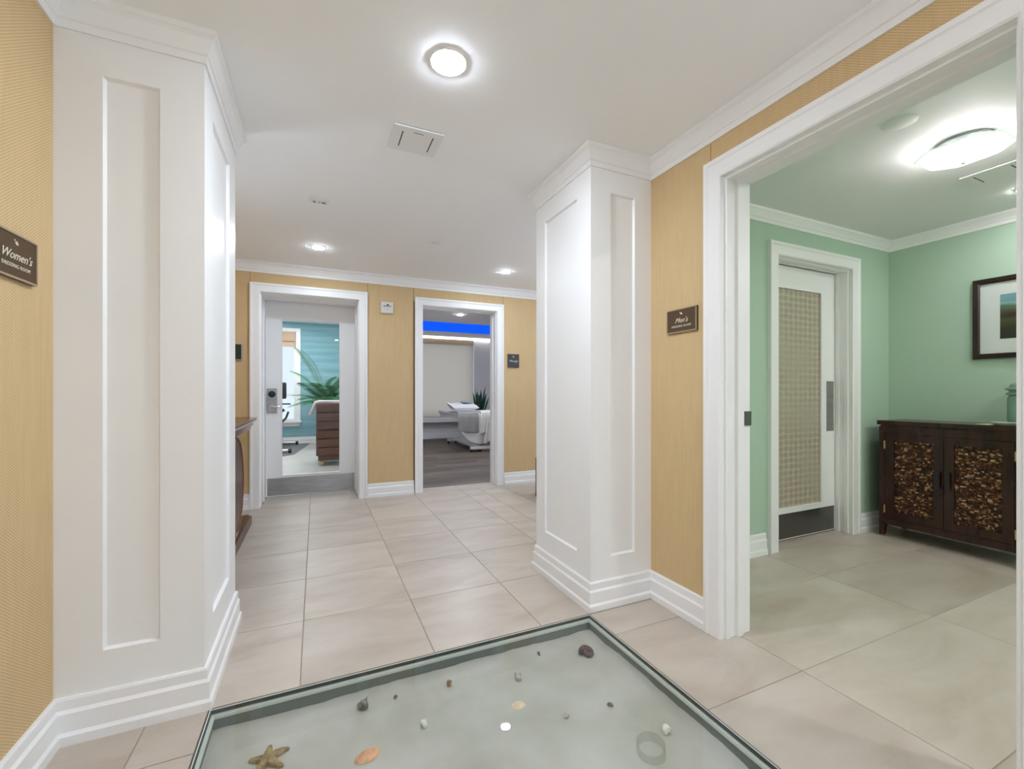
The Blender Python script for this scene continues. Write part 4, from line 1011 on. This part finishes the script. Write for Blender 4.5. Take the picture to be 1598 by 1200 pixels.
# potted palm
pm = thing('potted_palm', 'feathery green palm standing against the blue wall', 'plant', (0.24, 11.3, 0))
MB().lathe([(0.15, 0.0), (0.19, 0.02), (0.22, 0.42), (0.225, 0.46), (0.20, 0.46), (0.19, 0.42)], 24).build('pot', 'planter_dark', pm, True)
MB().lathe([(0.19, 0.41), (0.01, 0.425)], 20).build('soil', 'soil', pm)
MB().tube([(0.0, 0.0, 0.41), (0.01, 0.0, 0.65), (0.0, 0.0, 0.90)], [0.05, 0.045, 0.05], 10).build('trunk', 'palm_stem', pm, True)
def frond(az, L, lift, droop, base):
    mb = MB(); st = MB(); d = Vector((math.cos(az), math.sin(az), 0)); pts = []
    for i in range(15):
        t = i / 14; pts.append(base + d * (L * t * (0.35 + 0.55 * t) * math.cos(lift) * 1.15) + Vector((0, 0, L * (math.sin(lift) * t - droop * t ** 2.6))))
    st.tube(pts, [0.009 * (1 - 0.8 * i / 14) + 0.001 for i in range(15)], 5)
    for i in range(46):
        t = 0.25 + 0.75 * (i / 45); k = min(13, int(t * 14)); w = t * 14 - k; p = pts[k].lerp(pts[min(14, k + 1)], w)
        tg = (pts[min(14, k + 1)] - pts[k]).normalized(); ll = 0.34 * math.sin(PI * (0.12 + 0.80 * (t - 0.2) / 0.8)) * L / 1.3 + 0.04
        side = tg.cross(Vector((0, 0, 1))); side = side.normalized() if side.length > 0.01 else Vector((1, 0, 0))
        for s in (-1, 1):
            q = (side * s * 0.85 + tg * 0.75 + Vector((0, 0, 0.10))).normalized(); e = p + q * ll + Vector((0, 0, -0.22 * ll)); m_ = p + q * ll * 0.5
            wv = tg * 0.0085
            mb.add([tuple(p), tuple(m_ + wv), tuple(e), tuple(m_ - wv)], [(0, 1, 2, 3)])
    return mb, st
for i in range(28):
    az = 2 * PI * i / 17 * 2.4 + random.uniform(-0.2, 0.2)
    lift = random.uniform(0.55, 1.40); L = random.uniform(0.80, 1.15)
    if math.cos(az) > 0.5 or math.sin(az) > 0.5: L *= 0.72
    mb, st = frond(az, L, lift, random.uniform(0.25, 0.5), Vector((random.uniform(-0.05, 0.05), random.uniform(-0.05, 0.05), 0.85)))
    s_ = st.build('frond', 'palm_stem', pm, True); lf_ = mb.build('leaflets', 'palm_leaf', s_)
for az, L, lift, dr in ((PI + 0.35, 1.85, 1.24, 0.16), (PI - 0.15, 1.45, 1.05, 0.20), (PI + 0.9, 1.3, 0.9, 0.25), (-0.6, 1.1, 1.2, 0.2), (-1.2, 1.2, 1.1, 0.2)):
    mb, st = frond(az, L, lift, dr, Vector((0, 0, 0.80)))
    s_ = st.build('frond', 'palm_stem', pm, True); mb.build('leaflets', 'palm_leaf', s_)
# exercise bike and mat
mt = tag(MB().poly([(-1.45, 9.85), (-0.60, 9.85), (-0.42, 10.05), (-0.15, 12.02), (-0.25, 12.08), (-1.45, 12.08)], 0.0, 0.008).build('floor_mat', 'mat_rubber'), 'dark grey rubber mat under the exercise bike', 'mat')
bk = thing('exercise_bike', 'upright exercise bike with black console screen by the window', 'exercise bike', (-0.80, 11.0, 0.008))
def bp_(mb, name, mat, sm=True): return mb.build(name, mat, bk, sm)
bp_(MB().tube([(-0.34, -0.72, 0.05), (0.28, -0.72, 0.05)], 0.038, 14), 'stabilizer', 'bike_silver')
bp_(MB().tube([(-0.34, 0.86, 0.05), (0.36, 0.86, 0.05)], 0.038, 14), 'stabilizer', 'bike_silver')
for yy, x0, x1 in ((-0.72, -0.35, 0.29), (0.86, -0.35, 0.37)):
    for xx in (x0, x1): bp_(MB().lathe([(0.045, -0.03), (0.045, 0.03)], 14, (xx, yy, 0.046), 'x'), 'end_cap', 'black_rubber')
bp_(MB().box(-0.05, 0.05, -0.72, 0.86, 0.06, 0.14, 0.012), 'base_beam', 'bike_grey')
bp_(MB().lathe([(0.24, -0.09), (0.30, -0.06), (0.31, 0.0), (0.30, 0.06), (0.24, 0.09)], 30, (0.0, -0.30, 0.44), 'x'), 'flywheel_housing', 'bike_grey')
bp_(MB().tube([(0.0, -0.35, 0.65), (0.0, -0.42, 1.05), (0.0, -0.40, 1.22)], 0.04, 12), 'console_post', 'bike_silver')
bp_(MB().box(-0.18, 0.21, -0.44, -0.36, 1.14, 1.50, 0.03), 'console_screen', 'black_plastic')
bp_(MB().tube([(-0.26, -0.2, 1.02), (-0.24, -0.40, 1.03), (0.0, -0.44, 1.03), (0.27, -0.40, 1.03), (0.27, -0.2, 1.02)], 0.016, 10), 'handlebar', 'black_rubber')
bp_(MB().tube([(0.10, -0.36, 0.62), (0.20, -0.42, 0.72), (0.25, -0.46, 0.86)], 0.022, 10), 'pedal_arm', 'black_rubber')
bp_(MB().tube([(0.0, 0.35, 0.12), (0.0, 0.48, 0.80)], 0.035, 12), 'seat_post', 'bike_silver')
bp_(MB().ellip((0, 0.48, 0.86), 0.13, 0.16, 0.055), 'saddle', 'black_rubber')

# ------------------------------------------------------------------ massage room
w2 = struct(empty('window_2', (0, 0, 0)), 'wide window behind the beige roller blind', 'window')
MB().sweep([(1.3, 0.62), (1.3, 2.72), (4.15, 2.72), (4.15, 0.62)], [(0, -0.2), (0, -0.12), (-0.05, -0.12), (-0.05, -0.2)], lambda a, b, d: (a, MY - d, b), True).build('sash', 'sill_white', w2)
MB().box(1.32, 4.13, MY + 0.15, MY + 0.156, 0.64, 2.70).build('window_pane', 'clear_glass', w2)
rb = thing('roller_blind', 'beige roller blind covering the massage room window', 'window shade', (2.70, MY, 0.61))
MB().add([(-1.45, -0.010, 0.0), (1.405, -0.010, 0.0), (1.405, -0.010, 2.02), (-1.45, -0.010, 2.02)], [(0, 1, 2, 3)]).build('fabric', 'roller_fabric', rb)
MB().box(-1.45, 1.415, -0.05, -0.002, 2.02, 2.17).build('valance', 'roller_fabric', rb)
MB().box(-1.45, 1.405, -0.018, -0.004, -0.012, 0.0).build('bottom_rail', 'roman_fabric', rb)
tag(MB().box(1.2, 5.15, 11.58, MY, 0.47, 0.595, 0.01).build('window_bench', 'sill_white'), 'long white window ledge under the beige blind', 'ledge')
tag(MB().box(1.2, 5.15, MY - 0.035, MY, 2.80, 2.828).build('led_strip', 'led_white'), 'bright white light strip above the beige blind', 'light')
tag(MB().box(1.2, 5.0, T1 - 0.012, T1, SOF + 0.002, 3.15).build('led_cove', 'led_blue'), 'glowing blue light band in the massage room ceiling tray', 'light')
downlight(2.60, 8.26, 0.055, 'lamp_massage', 'small lit downlight in the massage room soffit', SOF)
downlight(3.9, 8.26, 0.055, 'lamp_massage', 'added unseen soffit downlight above the massage table', SOF)  # extra lamp added to raise the massage room light level
downlight(2.3, 6.8, 0.055, 'lamp_massage', 'added unseen soffit downlight just inside the massage doorway', SOF)  # another added lamp, lighting the floor inside the doorway

# massage table (end towards the hall)
mtb = thing('massage_table', 'massage table on a white wheeled base under draped linens', 'massage table', (3.22, 9.85, 0))
MB().box(-0.40, 0.42, -0.95, 0.95, 0.76, 0.845, 0.03).build('cushion', 'white_sheet', mtb, True)
MB().box(-0.36, 0.38, -0.90, 0.90, 0.70, 0.76).build('deck', 'sill_white', mtb)
MB().box(0.02, 0.20, -0.35, 0.35, 0.12, 0.70, 0.02).build('pedestal', 'sill_white', mtb)
for yy in (-0.98, 0.8):
    ft = MB().box(-0.20, 0.40, yy - 0.05, yy + 0.05, 0.06, 0.12, 0.008).build('foot_bar', 'sill_white', mtb)
    for xx in (-0.17, 0.02): MB().lathe([(0.030, -0.015), (0.032, 0.0), (0.030, 0.015)], 16, (xx, yy, 0.032), 'x').build('caster', 'black_rubber', ft, True)
MB().box(-0.06, 0.06, -0.98, 0.8, 0.08, 0.12).build('base_rail', 'sill_white', mtb)
def drape(name, mat, label, x0, x1, ytop, drop, z, amp, ph, bot=None, out=0.0, slant=0.0, n=30, th=0.008):
    """Cloth lying on the table top and hanging down over its near end."""
    Y0 = 8.90
    def fn(u, v):
        x = x0 + (x1 - x0) * u; d = drop if bot is None else bot(u)
        s = v * (ytop + d)
        if s < ytop: y_, z_ = Y0 + ytop - s, z
        else:
            q = s - ytop; y_, z_ = Y0 - out - 0.02 - 0.03 * min(1, q / 0.1) - amp * (1 + math.sin(u * 17 + ph)) * min(1, q / 0.25), z - q; x += slant * q
        return (3.22 + x, y_, z_)
    ob = MB().grid(fn, n, 36).build(name, mat, None, True, (3.22, 9.0, z)); solid(ob, th, 1); subd(ob); tag(ob, label, 'linen'); return ob
drape('bed_sheet', 'white_sheet', 'white sheet hanging rounded over the end of the massage table', -0.43, 0.45, 0.9, 0.6, 0.850, 0.010, 0.4, lambda u: 0.22 + 0.46 * math.sin(PI * (0.06 + 0.88 * u)) ** 0.6)
drape('blanket', 'grey_blanket', 'grey fringed blanket over the end of the massage table', -0.49, -0.02, 0.35, 0.45, 0.864, 0.012, 1.0, lambda u: 0.40 + 0.05 * u, 0.02)
drape('throw', 'white_towel', 'white knitted throw hanging at a slant from the massage table', 0.02, 0.17, 0.35, 0.5, 0.878, 0.008, 2.0, lambda u: 0.50 - 0.05 * u, 0.05, -0.10)
drape('bath_towel', 'white_towel', 'long white towel hanging at the corner of the massage table', 0.17, 0.46, 0.35, 0.6, 0.880, 0.012, 0.0, lambda u: 0.62 + 0.08 * math.cos(u * 3), 0.06, -0.12)
top = MB(); nu, nv = 18, 14
def pfn(sg):
    def g(u, v):
        a, b = u * 2 - 1, v * 2 - 1; h = (max(0, (1 - a ** 4)) * max(0, (1 - b ** 4))) ** 0.55
        k = 1 - 0.07 * (1 - abs(a)) * (abs(b) > 0.7); e = 0.05 * max(0, -a - 0.55)
        return (a * 0.34, b * 0.20 * k, sg * 0.075 * h + 0.25 * max(0, -a - 0.75) + 0.06)
    return g
top.grid(pfn(1), nu, nv); top.grid(pfn(-1), nu, nv)
po = top.build('pillow', 'white_sheet', None, True); po.location = (3.05, 9.50, 0.905); po.rotation_euler = (0.14, 0, 0.0)
tag(po, 'white pillow on the massage table', 'pillow')
ec = MB().grid(lambda u, v: (-0.11 + 0.22 * u, -0.07 + 0.14 * v, 0.012 * math.sin(u * 5 + v * 3)), 10, 8).build('folded_cloth', 'blue_grey_cloth', None, True); solid(ec, 0.03, 1); ec.location = (3.12, 9.45, 1.05); ec.rotation_euler = (0.1, 0, 0.1)
tag(ec, 'folded blue-grey cloth on the white pillow', 'cloth')
# snake plant
sn = thing('snake_plant', 'dark green snake plant in a tall planter behind the massage table', 'plant', (4.02, 11.05, 0))
MB().lathe([(0.15, 0.0), (0.16, 0.02), (0.19, 0.74), (0.195, 0.78), (0.17, 0.78), (0.165, 0.74)], 24).build('planter', 'planter_dark', sn, True)
MB().lathe([(0.165, 0.73), (0.01, 0.74)], 20).build('soil', 'soil', sn)
for i in range(16):
    az = i * 2.4 + random.uniform(-0.3, 0.3); r0 = 0.02 + 0.12 * (i / 16); tilt = 0.05 + 0.32 * (i / 16) * random.uniform(0.5, 1.2); L = random.uniform(0.50, 0.72) - 0.12 * (i > 11)
    bx_, by_ = r0 * math.cos(az), r0 * math.sin(az) * 0.8; fa = random.uniform(0, PI)
    o = []; K = 9
    for j in range(K + 1):
        t = j / K; w = 0.030 * (0.75 + 0.6 * t) * (1 - t ** 4) + 0.001
        c = Vector((bx_ + math.cos(az) * math.sin(tilt) * L * t, by_ + math.sin(az) * math.sin(tilt) * L * t * 0.8, 0.735 + L * t * math.cos(tilt)))
        tw_ = fa + t * 0.5; s = Vector((math.cos(tw_), math.sin(tw_), 0)); n_ = Vector((-s.y, s.x, 0))
        o += [c - s * w + n_ * w * 0.25, c - n_ * 0.004, c + s * w + n_ * w * 0.25, c + n_ * 0.004]
    f = [(k * 4 + q, k * 4 + (q + 1) % 4, (k + 1) * 4 + (q + 1) % 4, (k + 1) * 4 + q) for k in range(K) for q in range(4)]
    MB().add(o, f).build('leaf', 'snake_leaf', sn, True)
